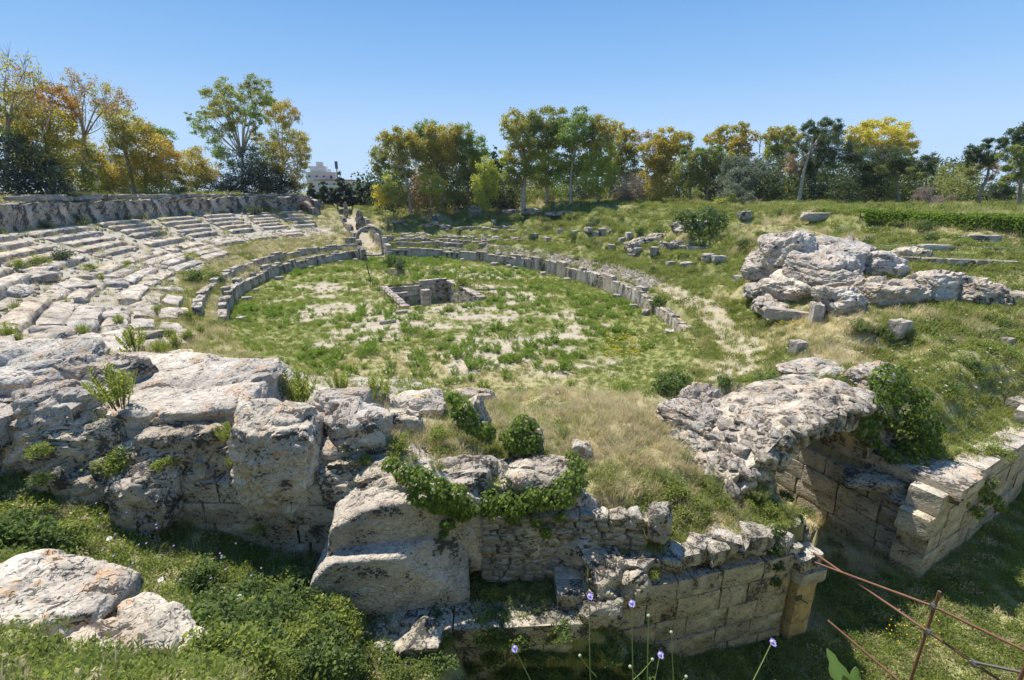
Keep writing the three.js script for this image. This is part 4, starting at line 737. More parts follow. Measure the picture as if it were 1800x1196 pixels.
const PAL = { rust: [.46, .27, .065], gold: [.52, .40, .07], olivegold: [.44, .40, .09], olive: [.28, .32, .09], green: [.22, .32, .065], yg: [.46, .50, .08], yellow: [.72, .60, .08], dark: [.055, .08, .045], grey: [.20, .24, .155], pine: [.10, .145, .055], pinelight: [.30, .35, .10], brown: [.42, .32, .18], dead: [.32, .26, .21] };
// lobes: [px, py, half width px, half height px, colour, density]
let treeNo = 0;
function tree(name, label, F, base, lobes, o = {}) {
  if (base[0][0] < 530) F = Math.max(F, lut([[0, 60], [100, 69], [200, 79], [300, 91], [400, 103], [500, 115]], base[0][0]) + (F - 66) * .15);
  const r = rng(900 + treeNo++), s = pxSize(F), L = new Leaves(), limbs = [];
  const foot = at(base[0][0], base[0][1] ?? 350, F); foot.y = H(foot.x, F) - .2;
  const g = thing(name, label, o.cat || 'tree', foot, o.group);
  const trunkPts = base.map((b, i) => i ? at(b[0], b[1], F + (b[2] || 0)).sub(foot) : V(0, 0, 0)); if (trunkPts.length === 1) trunkPts.push(V((r() - .5) * .4, 2.2, 0));
  const tr = o.trunk ?? .28, topP = trunkPts[trunkPts.length - 1];
  limbs.push(tubeGeo(trunkPts.map((p, i) => i ? p : p), tr, tr * .55, 8, 5));
  const meanX = lobes.reduce((a, l) => a + l[0], 0) / lobes.length, spread = (Math.max(...lobes.map(l => l[0] + l[2])) - Math.min(...lobes.map(l => l[0] - l[2]))) * s;
  const lobe = base[0][0] < 530 ? 1.22 : 1.48, airy = base[0][0] < 530 && !o.bush ? .9 : o.bush ? 1 : 1.3;
  const len0 = (o.leaf ?? .36) * 1.02, wid0 = len0 * (o.slim ?? .24) * 1.15, droop = o.droop ?? .5, d = V(0, 0, 0), q = V(0, 0, 0), sd = V(0, 0, 0), o3 = V(0, 0, 0);
  for (const [px, py, rx, ry, cn, dens = 1] of lobes) {
    const dz = (r() - .5) * spread * .55, c = at(px, py, F + dz).sub(foot), R = V(rx * s * lobe, ry * s * lobe, (rx + ry) * .5 * s * (.9 + r() * .4)), cl = PAL[cn], alt = PAL[cn === 'gold' ? (r() < .5 ? 'olivegold' : 'yg') : cn === 'olive' ? 'olivegold' : cn === 'yellow' ? 'yg' : cn === 'green' ? 'olive' : cn];
    const start = topP.clone().lerp(trunkPts[Math.max(0, trunkPts.length - 2)], r() * .45), midp = start.clone().lerp(c, .55); midp.y += (c.y - start.y) * .12; midp.x += (r() - .5) * .5;
    if (!o.bush) limbs.push(tubeGeo([start, midp, c], tr * .42, .04, 5, 3));
    const nC = Math.max(6, Math.round(13 * (R.x * R.y) / 2.2)), sub = [];
    for (let k = 0; k < nC; k++) { rndDir(r, d); const rad = .5 + .55 * Math.sqrt(r()); sub.push(c.clone().add(V(d.x * R.x * rad, d.y * R.y * rad, d.z * R.z * rad))); if (k < 5 && !o.bush) limbs.push(tubeGeo([c, c.clone().lerp(sub[k], .5).add(V(0, -.1, 0)), sub[k]], .045, .012, 4, 2)); }
    const area = Math.PI * R.x * R.y, N = Math.round(dens * airy * (o.dens ?? 1) * 3.1 * area / (len0 * wid0)), cr = Math.min(R.x, R.y) * (o.clump ?? .38);
    for (let k = 0; k < N; k++) {
      const cc = sub[Math.floor(r() * nC)]; rndDir(r, d); const rad = Math.pow(r(), .6) * cr * (.6 + .8 * r()); o3.set(cc.x + d.x * rad * 1.25, cc.y + d.y * rad * .85, cc.z + d.z * rad * 1.25);
      rndDir(r, q); q.y -= droop; q.normalize(); rndDir(r, sd).cross(q).normalize();
      const sz = .7 + r() * .6, j = .82 + r() * .36, m = r() * .45; L.add(o3, q, sd, len0 * sz, wid0 * sz, [mix(cl[0], alt[0], m) * j, mix(cl[1], alt[1], m) * j, mix(cl[2], alt[2], m) * j]);
    }
  }
  for (const t of o.twigs || []) { const p = t.map(([x, y]) => at(x, y, F).sub(foot)); limbs.push(tubeGeo(p, .10, .02, 4, 3)); for (let k = 0; k < 16; k++) { const a = p[0].clone().lerp(p[p.length - 1], .25 + .75 * r()), e = a.clone().add(V((r() - .5) * 2.4, .5 + r() * 1.6, (r() - .5) * 2)); limbs.push(tubeGeo([a, a.clone().lerp(e, .5).add(V(.1, .15, 0)), e], .03, .008, 4, 2)); } }
  part('trunk', mergeGeometries(limbs), o.bark || M.bark, g); const cm = part('crown', L.geo(), M.leaf, g);
  return g;
}
const E = M.paleBark;
tree('eucalyptus_tree', 'thin-crowned half-bare tree at the left edge, twigs against the sky', 62, [[8, 345], [12, 250], [14, 200]], [[10, 140, 18, 34, 'brown', .3], [38, 135, 20, 30, 'olivegold', .32], [60, 160, 20, 28, 'brown', .28], [5, 190, 14, 24, 'olive', .5], [30, 180, 20, 20, 'olivegold', .35], [0, 205, 14, 26, 'green', .7]], { leaf: .27, trunk: .3, twigs: [[[12, 230], [8, 150], [14, 98]], [[14, 210], [40, 150], [45, 105]], [[14, 220], [58, 170], [72, 128]], [[70, 250], [92, 190], [96, 150]]] });
tree('eucalyptus_tree', 'broad tree with rust-orange top behind the dark bush at left', 66, [[92, 345], [88, 290], [80, 240]], [[55, 180, 24, 18, 'rust'], [92, 172, 26, 18, 'rust'], [112, 192, 16, 18, 'rust'], [30, 222, 22, 22, 'gold'], [72, 212, 30, 22, 'olivegold'], [105, 222, 18, 24, 'gold'], [20, 240, 16, 20, 'gold'], [60, 252, 32, 26, 'olive'], [108, 262, 24, 24, 'gold'], [90, 296, 30, 28, 'olivegold'], [60, 285, 24, 22, 'olive'], [120, 310, 22, 26, 'olive']], { leaf: .28, trunk: .34 });
tree('eucalyptus_tree', 'tall bare-topped tree whose crooked limb bends right, second group from the left', 68, [[146, 345], [146, 280], [148, 238]], [[128, 150, 12, 22, 'brown', .4], [150, 160, 14, 24, 'brown', .35], [182, 172, 18, 20, 'olivegold', .5], [202, 178, 18, 18, 'brown', .45], [138, 205, 14, 20, 'olivegold', .5], [135, 250, 16, 20, 'olivegold', .8], [150, 280, 20, 22, 'olive', .9], [160, 262, 12, 16, 'gold', .8], [140, 310, 20, 22, 'olive', .9]], { leaf: .28, trunk: .32, twigs: [[[148, 238], [172, 228], [188, 212]], [[188, 212], [182, 180], [185, 155]], [[146, 250], [150, 190], [140, 145]], [[150, 240], [132, 190], [122, 140]], [[188, 212], [204, 190], [210, 170]]] });
tree('eucalyptus_tree', 'slanting golden tree right of the crooked-limbed tree', 66, [[238, 348], [228, 300], [214, 250]], [[202, 200, 18, 14, 'olivegold'], [218, 212, 20, 16, 'olivegold'], [225, 240, 22, 20, 'gold'], [212, 236, 14, 20, 'olive'], [220, 268, 22, 24, 'olivegold'], [238, 226, 14, 16, 'brown', .6], [232, 296, 24, 22, 'gold'], [245, 318, 22, 20, 'olivegold']], { leaf: .28, trunk: .3, twigs: [[[205, 290], [192, 250], [180, 230]]] });
tree('eucalyptus_tree', 'orange-gold bushy tree next to the slanting golden one', 67, [[256, 348], [256, 300], [262, 270]], [[262, 240, 14, 18, 'gold'], [272, 262, 20, 20, 'gold'], [288, 274, 16, 20, 'rust', .8], [262, 292, 20, 22, 'gold'], [284, 306, 18, 18, 'gold'], [270, 330, 22, 18, 'yg']], { leaf: .28, trunk: .26 });
tree('round_headed_tree', 'small round bright green treetop showing behind the golden trees', 78, [[282, 345], [283, 290], [284, 265]], [[276, 236, 12, 10, 'green'], [290, 242, 14, 13, 'green'], [284, 254, 18, 10, 'green']], { leaf: .3, trunk: .24 });
tree('evergreen_bush', 'huge dark blue-green bush at the left edge', 58, [[30, 345]], [[0, 262, 24, 34, 'dark'], [30, 292, 30, 36, 'dark'], [66, 305, 28, 34, 'dark'], [92, 322, 18, 22, 'dark'], [64, 272, 20, 14, 'grey'], [0, 318, 26, 28, 'dark'], [45, 325, 34, 22, 'dark']], { leaf: .26, slim: .3, bush: true, cat: 'bush', dens: .65 });
tree('autumn_shrub', 'orange and yellow shrubs below the crooked limb', 70, [[180, 348]], [[172, 290, 14, 16, 'gold'], [190, 312, 20, 18, 'gold'], [170, 325, 18, 18, 'yg'], [205, 328, 16, 16, 'gold']], { leaf: .28, bush: true, cat: 'bush' });
tree('evergreen_bush', 'dark narrow bush between the golden trees and the yellow bush', 74, [[305, 348]], [[302, 292, 10, 18, 'dark'], [306, 318, 14, 22, 'dark']], { leaf: .28, bush: true, cat: 'bush' });
tree('autumn_shrub', 'rounded golden bush left of the big fork-trunked eucalyptus', 78, [[345, 348], [345, 320]], [[332, 282, 16, 16, 'gold'], [352, 282, 14, 18, 'gold'], [340, 305, 22, 18, 'gold'], [366, 298, 14, 16, 'gold'], [328, 312, 14, 16, 'olivegold']], { leaf: .3, trunk: .16 });
tree('eucalyptus_tree', 'big eucalyptus forking into long pale limbs, tallest of the left side', 82, [[425, 348], [425, 300], [425, 268]], [[395, 152, 12, 11, 'olive'], [374, 168, 13, 12, 'olive'], [404, 172, 13, 13, 'olive'], [388, 188, 16, 12, 'olivegold'], [372, 196, 12, 9, 'olive'], [430, 168, 12, 14, 'olive'], [447, 147, 12, 11, 'olive'], [464, 155, 11, 14, 'olive'], [474, 174, 10, 8, 'green'], [455, 172, 12, 10, 'olive'], [436, 194, 12, 12, 'green'], [416, 203, 14, 11, 'olivegold'], [400, 206, 12, 10, 'olive'], [450, 240, 12, 10, 'olivegold'], [356, 194, 8, 8, 'olive', .6], [352, 216, 11, 12, 'green', .8], [372, 234, 13, 12, 'green'], [380, 258, 12, 12, 'green'], [394, 276, 12, 14, 'green'], [402, 230, 11, 10, 'olive'], [335, 206, 4, 10, 'green', .6], [340, 225, 6, 8, 'green', .7], [456, 208, 9, 9, 'green'], [440, 218, 8, 8, 'olive']], { leaf: .32, trunk: .36, bark: E, droop: .9, twigs: [[[425, 268], [432, 215], [448, 165]], [[424, 270], [408, 210], [385, 180]], [[425, 272], [395, 225], [365, 205]]] });
tree('eucalyptus_tree', 'golden eucalyptus leaning over the dark bushes, beside the apartment block', 84, [[492, 348], [495, 310], [498, 280]], [[478, 192, 15, 11, 'gold'], [500, 192, 16, 12, 'gold'], [516, 202, 11, 9, 'brown', .7], [488, 212, 18, 11, 'olivegold'], [496, 234, 18, 12, 'olive'], [520, 242, 16, 11, 'olivegold'], [500, 262, 22, 13, 'gold'], [530, 262, 12, 14, 'gold'], [508, 290, 22, 15, 'gold'], [474, 262, 15, 13, 'olive'], [536, 282, 8, 10, 'olivegold'], [520, 315, 15, 15, 'gold'], [472, 285, 14, 12, 'yg']], { leaf: .32, trunk: .34, bark: E });
[[385, 328, 26, 22, 'low dark bush at the foot of the forked eucalyptus, left'], [436, 305, 24, 38, 'upright dark evergreen in front of the forked trunk'], [466, 300, 20, 42, 'tall dark evergreen right of the forked trunk'], [496, 326, 22, 24, 'dark evergreen under the golden eucalyptus'], [412, 332, 18, 18, 'small dark bush beside the low dark bush'], [330, 335, 14, 12, 'bright low bush at the foot of the golden bush']].forEach(([x, y, w, h, l], i) => tree('evergreen_bush', l, 76, [[x, 348]], [[x, y, w, h, i === 5 ? 'green' : 'dark'], [x + w * .5, y + h * .4, w * .7, h * .6, i === 5 ? 'yg' : 'dark'], [x - w * .5, y + h * .3, w * .7, h * .7, 'dark']], { leaf: .28, slim: .3, bush: true, cat: 'bush', dens: .6 }));
// dark conifers before the houses
[[548, 326], [568, 322], [597, 306], [614, 326], [630, 320], [645, 318], [585, 334], [657, 330]].forEach(([px, py], i) => {
  const lob = []; for (let k = 0; k < 6; k++) { const t = k / 5; lob.push([px + (i % 3 - 1), mix(py + 3, 358, t), 2.5 + 8 * t, 5, 'dark', 1.3]); }
  tree('conifer_tree', `dark pointed conifer before the houses, ${ORD[[0, 1, 3, 4, 5, 6, 2, 7][i]]} from the left`, 122, [[px, 362], [px, py + 12]], lob, { leaf: .34, trunk: .2, droop: .2, group: 'conifers before the houses' });
});
// far side
tree('eucalyptus_tree', 'wide olive-gold eucalyptus at the left end of the far grove', 104, [[722, 360], [715, 320], [706, 290]], [[700, 240, 17, 10, 'olivegold'], [682, 256, 15, 12, 'olivegold'], [718, 248, 15, 11, 'gold'], [664, 276, 9, 14, 'olive'], [672, 292, 8, 10, 'olive'], [698, 276, 17, 14, 'olive'], [722, 268, 14, 13, 'olive'], [738, 262, 12, 12, 'olivegold'], [712, 298, 14, 10, 'olive']], { leaf: .36, bark: E, trunk: .3, droop: .9 });
tree('eucalyptus_tree', 'green and gold eucalyptus next to the wide left one on the far rim', 106, [[777, 360], [777, 310], [772, 280]], [[752, 230, 15, 12, 'green'], [744, 250, 13, 13, 'green'], [768, 238, 13, 13, 'gold'], [776, 258, 14, 15, 'gold'], [758, 262, 12, 12, 'olivegold'], [768, 285, 15, 17, 'olivegold'], [752, 288, 12, 14, 'olive']], { leaf: .36, bark: E, trunk: .3, droop: .9 });
tree('eucalyptus_tree', 'gold-topped eucalyptus at the middle of the left far group', 107, [[803, 360], [803, 310], [800, 280]], [[792, 232, 12, 11, 'olivegold'], [803, 246, 14, 13, 'gold'], [800, 266, 13, 14, 'gold'], [816, 236, 12, 11, 'green'], [796, 294, 17, 20, 'olive'], [818, 262, 10, 12, 'green']], { leaf: .36, bark: E, trunk: .26, droop: .9 });
tree('eucalyptus_tree', 'green slim eucalyptus on the right of the left far group', 108, [[822, 360], [824, 320], [832, 290]], [[840, 254, 11, 11, 'green'], [842, 274, 11, 11, 'green'], [826, 288, 13, 15, 'green'], [848, 290, 8, 9, 'olive'], [836, 308, 14, 14, 'olive']], { leaf: .36, bark: E, trunk: .24, droop: .9 });
tree('young_tree', 'upright light green young tree in front of the dark cypress', 100, [[855, 362], [855, 345]], [[855, 296, 10, 14, 'yg'], [855, 318, 14, 18, 'yg'], [854, 342, 15, 16, 'yg']], { leaf: .32, trunk: .14, droop: .2 });
tree('cypress_tree', 'dark cypress spire behind the light green young tree', 112, [[868, 362], [870, 330]], [[870, 282, 5, 14, 'dark'], [872, 304, 10, 16, 'dark'], [874, 330, 16, 22, 'dark']], { leaf: .34, trunk: .2 });
tree('autumn_shrub', 'bright yellow bush at the left foot of the far grove', 98, [[680, 362]], [[674, 338, 12, 12, 'yellow'], [688, 318, 12, 12, 'yg'], [698, 336, 12, 16, 'olive'], [668, 350, 10, 8, 'yellow']], { leaf: .3, bush: true, cat: 'bush' });
tree('autumn_shrub', 'yellow leafy sapling between the far eucalyptus trunks', 101, [[757, 362], [757, 340]], [[754, 312, 11, 10, 'yellow'], [760, 328, 12, 10, 'yg'], [778, 325, 6, 5, 'yellow']], { leaf: .3, trunk: .1 });
tree('eucalyptus_tree', 'thick pale-trunked eucalyptus, tallest group of the far grove', 100, [[920, 362], [921, 320], [926, 296]], [[906, 214, 14, 11, 'olivegold'], [894, 230, 10, 8, 'olive'], [922, 224, 14, 13, 'olive'], [914, 246, 15, 12, 'olive'], [890, 276, 10, 8, 'yg'], [892, 286, 9, 6, 'yg'], [912, 268, 15, 12, 'olivegold'], [934, 262, 13, 13, 'olive'], [914, 298, 16, 13, 'olive'], [942, 282, 14, 12, 'yg'], [900, 312, 12, 10, 'olive']], { leaf: .35, bark: E, trunk: .55, droop: .9 });
tree('eucalyptus_tree', 'dense olive eucalyptus right of the thick pale trunk', 103, [[962, 362], [960, 310], [958, 280]], [[942, 212, 13, 11, 'olive'], [960, 208, 14, 12, 'olive'], [982, 204, 13, 11, 'olive'], [948, 240, 15, 14, 'olive'], [970, 240, 14, 14, 'olive'], [984, 230, 12, 15, 'green'], [962, 268, 15, 13, 'yg'], [968, 298, 16, 16, 'green'], [948, 310, 14, 14, 'olive']], { leaf: .35, bark: E, trunk: .36, droop: .9 });
tree('eucalyptus_tree', 'bright green eucalyptus with the highest pointed top of the far grove', 99, [[1003, 364], [1004, 310], [1008, 270]], [[1018, 202, 10, 9, 'green'], [1026, 222, 14, 13, 'green'], [1006, 232, 15, 13, 'green'], [992, 246, 12, 8, 'yg'], [1034, 236, 8, 10, 'green'], [1014, 256, 14, 12, 'olive'], [990, 278, 14, 9, 'yg'], [1008, 284, 13, 11, 'yg'], [1000, 304, 14, 14, 'green'], [1022, 290, 10, 12, 'olive']], { leaf: .35, bark: E, trunk: .34, droop: .8 });
tree('eucalyptus_tree', 'yellow-green eucalyptus with golden top right of the pointed one', 98, [[1052, 364], [1050, 320], [1052, 280]], [[1056, 222, 11, 11, 'gold'], [1068, 230, 12, 12, 'olivegold'], [1056, 246, 13, 11, 'gold'], [1036, 264, 12, 11, 'yg'], [1056, 270, 16, 13, 'yg'], [1046, 290, 17, 13, 'yg'], [1048, 314, 18, 16, 'yg'], [1070, 300, 11, 14, 'yg']], { leaf: .35, bark: E, trunk: .34, droop: .8 });
tree('eucalyptus_tree', 'loose golden-topped eucalyptus between yellow-green and big gold trees', 102, [[1068, 364], [1078, 310], [1088, 270]], [[1090, 234, 11, 10, 'gold'], [1106, 238, 10, 9, 'gold'], [1094, 254, 13, 10, 'olivegold'], [1115, 256, 7, 7, 'olive'], [1090, 274, 15, 12, 'olivegold'], [1080, 298, 12, 14, 'yg'], [1108, 288, 12, 16, 'olive']], { leaf: .35, bark: E, trunk: .26, droop: .8 });
tree('bare_bush', 'grey-brown leafless bush in the far grove', 97, [[1105, 364]], [[1104, 330, 20, 16, 'dead', .6], [1110, 345, 20, 14, 'dead', .7], [1095, 348, 14, 12, 'brown', .6]], { leaf: .28, slim: .12, bush: true, cat: 'bush' });
tree('eucalyptus_tree', 'big golden eucalyptus in the middle right of the far grove', 96, [[1160, 366], [1162, 320], [1166, 290]], [[1140, 248, 14, 10, 'brown', .8], [1174, 240, 18, 10, 'gold'], [1196, 248, 13, 10, 'olivegold'], [1150, 266, 18, 12, 'gold'], [1180, 262, 16, 12, 'gold'], [1166, 284, 18, 13, 'gold'], [1148, 302, 13, 15, 'gold'], [1176, 308, 16, 17, 'olivegold'], [1160, 330, 15, 14, 'gold'], [1200, 262, 8, 8, 'gold']], { leaf: .34, bark: E, trunk: .32, droop: .8 });
tree('pine_tree', 'dark-stemmed pine with flat green top right of the big golden tree', 92, [[1213, 368], [1213, 320], [1214, 288]], [[1216, 266, 13, 6, 'green'], [1206, 274, 10, 6, 'pinelight'], [1226, 286, 13, 16, 'olive'], [1204, 300, 13, 17, 'olive', .8], [1220, 315, 14, 14, 'olive', .8]], { leaf: .3, slim: .16, trunk: .22 });
tree('pine_tree', 'slightly leaning pine left of the grey-green olives', 90, [[1240, 370], [1246, 320], [1250, 288]], [[1248, 264, 13, 7, 'green'], [1256, 282, 14, 13, 'pinelight'], [1244, 298, 13, 14, 'olive', .8], [1262, 300, 11, 15, 'pine']], { leaf: .3, slim: .16, trunk: .24 });
tree('eucalyptus_tree', 'golden eucalyptus top above the leaning pine', 104, [[1272, 366], [1270, 300]], [[1262, 244, 14, 8, 'gold'], [1278, 234, 12, 9, 'olivegold'], [1270, 256, 12, 7, 'gold'], [1290, 268, 8, 12, 'olive']], { leaf: .35, bark: E, trunk: .24 });
tree('eucalyptus_tree', 'narrow golden eucalyptus with a tuft at its top, above the grey olives', 100, [[1300, 366], [1300, 300]], [[1302, 226, 9, 7, 'olivegold'], [1312, 242, 12, 9, 'gold'], [1298, 252, 11, 10, 'gold'], [1306, 264, 14, 8, 'gold'], [1298, 276, 12, 10, 'olivegold']], { leaf: .35, bark: E, trunk: .22 });
tree('olive_tree', 'tall grey-green olive tree in the right grove', 84, [[1305, 368], [1306, 340]], [[1296, 294, 15, 14, 'grey'], [1316, 304, 17, 15, 'grey'], [1300, 318, 18, 14, 'grey'], [1330, 300, 10, 12, 'grey'], [1280, 312, 12, 18, 'grey']], { leaf: .26, trunk: .22 });
tree('olive_bush', 'low rounded grey-green bush at the foot of the olive tree', 78, [[1292, 369]], [[1290, 345, 16, 14, 'grey'], [1304, 352, 14, 11, 'grey'], [1276, 354, 10, 9, 'yg']], { leaf: .25, bush: true, cat: 'bush' });
tree('eucalyptus_tree', 'olive-gold eucalyptus left of the great dark pine', 96, [[1368, 366], [1370, 310]], [[1358, 234, 12, 8, 'olivegold'], [1378, 230, 13, 8, 'olivegold'], [1392, 240, 12, 9, 'olivegold'], [1368, 250, 16, 10, 'olive'], [1362, 268, 12, 10, 'yg'], [1380, 272, 14, 12, 'olivegold']], { leaf: .34, trunk: .24, twigs: [[[1335, 270], [1336, 255], [1337, 242]], [[1345, 272], [1347, 255], [1346, 244]]] });
tree('pine_tree', 'great dark pine with a long bare leaning trunk', 80, [[1402, 371], [1408, 330], [1414, 300], [1426, 260]], [[1434, 226, 12, 8, 'pine'], [1422, 222, 8, 6, 'pine'], [1464, 216, 11, 7, 'pine'], [1472, 228, 8, 7, 'pine'], [1448, 238, 20, 9, 'pine'], [1424, 250, 18, 9, 'pine'], [1460, 254, 16, 10, 'pine'], [1408, 262, 14, 8, 'pine'], [1436, 272, 16, 10, 'pinelight'], [1458, 278, 14, 11, 'pine'], [1402, 288, 14, 10, 'brown', .7], [1428, 296, 14, 9, 'pine'], [1450, 312, 10, 6, 'pinelight'], [1384, 290, 10, 9, 'brown', .6]], { leaf: .26, slim: .16, trunk: .32, clump: .45, droop: 0, bark: E });
tree('acacia_tree', 'broad dome of yellow blossom rising over the right grove', 92, [[1548, 366], [1548, 310], [1546, 280]], [[1550, 222, 24, 8, 'yellow'], [1524, 234, 20, 10, 'yellow'], [1556, 240, 24, 11, 'yellow'], [1582, 236, 12, 12, 'yellow'], [1505, 252, 13, 10, 'yellow'], [1534, 258, 18, 9, 'yellow'], [1566, 258, 16, 9, 'olivegold'], [1590, 262, 13, 10, 'yellow'], [1602, 252, 8, 8, 'brown', .7], [1604, 272, 8, 6, 'yg']], { leaf: .3, trunk: .32, bark: E, droop: .2 });
tree('pine_tree', 'wide dark pine under the yellow dome, boughs reaching right', 82, [[1580, 368], [1578, 330], [1568, 300]], [[1500, 268, 16, 11, 'pine'], [1520, 286, 17, 13, 'pine'], [1552, 278, 18, 11, 'pine'], [1578, 282, 15, 11, 'pine'], [1600, 290, 14, 9, 'pine'], [1624, 288, 12, 8, 'pine'], [1640, 278, 6, 6, 'pine'], [1622, 304, 11, 8, 'pine'], [1562, 302, 14, 8, 'pinelight'], [1536, 308, 16, 12, 'pine'], [1604, 306, 8, 6, 'pinelight']], { leaf: .26, slim: .16, trunk: .26, clump: .45, droop: 0, twigs: [[[1570, 300], [1545, 275], [1538, 255]], [[1575, 315], [1605, 298], [1635, 285]]] });
tree('pine_tree', 'open-crowned pine near the right edge', 74, [[1718, 374], [1724, 340], [1736, 310], [1740, 285]], [[1710, 268, 9, 7, 'pine'], [1716, 286, 11, 9, 'pine'], [1738, 254, 11, 5, 'pine'], [1758, 252, 12, 6, 'pine'], [1730, 272, 12, 8, 'pine'], [1752, 276, 13, 10, 'pine'], [1704, 292, 10, 7, 'pinelight'], [1720, 306, 13, 9, 'olive'], [1746, 300, 12, 9, 'brown', .6]], { leaf: .24, slim: .16, trunk: .24, clump: .45, droop: 0 });
tree('pine_tree', 'tallest pine cut off by the right edge, with yellowish boughs', 68, [[1788, 378], [1794, 330], [1798, 290]], [[1790, 228, 11, 8, 'pine'], [1805, 240, 14, 10, 'pine'], [1782, 248, 12, 7, 'pine'], [1774, 268, 12, 7, 'pinelight'], [1795, 276, 14, 8, 'pinelight'], [1768, 290, 10, 6, 'pinelight'], [1785, 300, 14, 8, 'pinelight'], [1778, 318, 12, 7, 'pinelight'], [1805, 305, 14, 10, 'pine'], [1760, 330, 14, 10, 'pine'], [1815, 262, 14, 14, 'pine']], { leaf: .24, slim: .16, trunk: .3, clump: .45, droop: 0 });
// shrubs and small trees that close the grove below the crowns
[[690, 345, 18, 16, 'dark'], [735, 330, 18, 26, 'brown'], [745, 345, 18, 16, 'dark'], [785, 342, 18, 18, 'olive'], [815, 338, 16, 22, 'dark'], [838, 345, 16, 16, 'dark'], [895, 335, 16, 20, 'dark'], [945, 340, 18, 20, 'olive'], [980, 338, 16, 22, 'green'], [1030, 342, 16, 18, 'dark'], [1080, 342, 14, 18, 'olive'], [1130, 345, 14, 16, 'dark'], [1185, 345, 14, 16, 'dark'], [1225, 340, 16, 20, 'olive'], [1260, 338, 14, 24, 'dark'], [1330, 338, 16, 24, 'pine'], [1345, 318, 16, 18, 'grey'], [1362, 345, 18, 18, 'olive'], [1385, 330, 16, 26, 'pine'], [1430, 340, 18, 24, 'dark'], [1460, 335, 18, 26, 'pine'], [1492, 330, 18, 30, 'pine'], [1520, 340, 18, 24, 'dark'], [1548, 338, 16, 24, 'pine'], [1590, 335, 20, 22, 'olive'], [1615, 345, 16, 18, 'pine'], [1665, 312, 14, 14, 'olive'], [1682, 335, 18, 22, 'olive'], [1700, 345, 16, 20, 'pine'], [1740, 342, 18, 22, 'pine'], [1762, 350, 16, 18, 'dark'], [1790, 352, 16, 16, 'olive']].forEach(([x, y, w, h, c], i) => tree('thicket_shrub', `${{ dark: 'dark', brown: 'reddish-brown', olive: 'olive-green', green: 'fresh green', pine: 'deep green', grey: 'grey-green' }[c]} shrub below the crowns, ${i < 13 ? ORD[i] + ' from the left on the far side' : ORD[i - 13] + ' from the left in the nearer grove'}`, x < 1240 ? 106 + (i % 3) * 3 : 86 + (i % 3) * 3, [[x, 362]], [[x, y - (i > 13 && x < 1640 ? 8 : 0), w * 1.15, h * (i > 13 && x < 1640 ? 1.2 : 1), c], [x - w * .5, y + h * .45, w * .9, h * .7, c], [x + w * .5, y + h * .4, w * .8, h * .6, i % 2 ? c : 'olive']], { leaf: .36, slim: .28, bush: true, cat: 'shrub', group: 'shrubs of the grove', dens: .5 }));
tree('bare_bush', 'small pinkish-brown leafless tree behind the clipped hedge', 66, [[1632, 374], [1636, 355]], [[1640, 348, 18, 12, 'dead', .6], [1628, 340, 12, 10, 'dead', .5], [1655, 352, 12, 10, 'dead', .5]], { leaf: .2, slim: .1, trunk: .16, cat: 'bush' });
for (let px = 655, i = 0; px < 1680; px += 30, i++) { const y = (px > 1200 ? 322 : 334) + (i % 3) * 6, F = 122 + (i % 4) * 3; tree('backing_shrub', 'dark evergreen behind the trunks of the grove', F, [[px, 362]], [[px, y, 19, 26 + (i % 3) * 5, i % 3 ? 'dark' : 'pine'], [px + 14, y + 18, 16, 16, 'dark'], [px - 12, y + 20, 16, 14, 'dark']], { leaf: .6, slim: .32, bush: true, cat: 'shrub', group: 'dark evergreens behind the grove', dens: .52 }); }
// ---------------------------------------------------------------- grass, weeds, shrubs, ivy, flowers
function bladeGeo(seed, n, h, spread, w, lean, curl = .5) {                   // a tuft of bent blades
  const r = rng(seed), p = [], idx = [];
  for (let i = 0; i < n; i++) {
    const a = r() * 6.283, q = Math.sqrt(r()) * spread, x = Math.cos(a) * q, z = Math.sin(a) * q, hh = h * (.45 + .65 * r()), d = r() * 6.283, l = lean * (.3 + r()) * hh, dx = Math.cos(d), dz = Math.sin(d), sx = -dz * w * (.6 + r() * .8), sz = dx * w * (.6 + r() * .8), o = p.length / 3;
    p.push(x - sx, 0, z - sz, x + sx, 0, z + sz, x + dx * l * .35 - sx * .8, hh * .55, z + dz * l * .35 - sz * .8, x + dx * l * .35 + sx * .8, hh * .55, z + dz * l * .35 + sz * .8, x + dx * l, hh * (1 - curl * lean * .5), z + dz * l);
    idx.push(o, o + 1, o + 2, o + 1, o + 3, o + 2, o + 2, o + 3, o + 4);
  }
  const g = new THREE.BufferGeometry(); g.setAttribute('position', new THREE.Float32BufferAttribute(p, 3)); g.setIndex(idx); g.computeVertexNormals(); return g;
}
function weedGeo(seed, n, rad, h, len, wid, up) {                             // low leafy weeds
  const r = rng(seed), L = new Leaves(), d = V(0, 0, 0), s = V(0, 0, 0);
  for (let i = 0; i < n; i++) { const a = r() * 6.283, q = Math.sqrt(r()) * rad, y = r() * h * (1 - .5 * q / rad); rndDir(r, d); d.y = Math.abs(d.y) * .6 + up; d.normalize(); rndDir(r, s).cross(d).normalize(); const j = .75 + r() * .5; L.add(V(Math.cos(a) * q, y, Math.sin(a) * q), d, s, len * (.6 + r() * .8), wid * (.6 + r() * .8), [j, j, j]); }
  return L.geo();
}
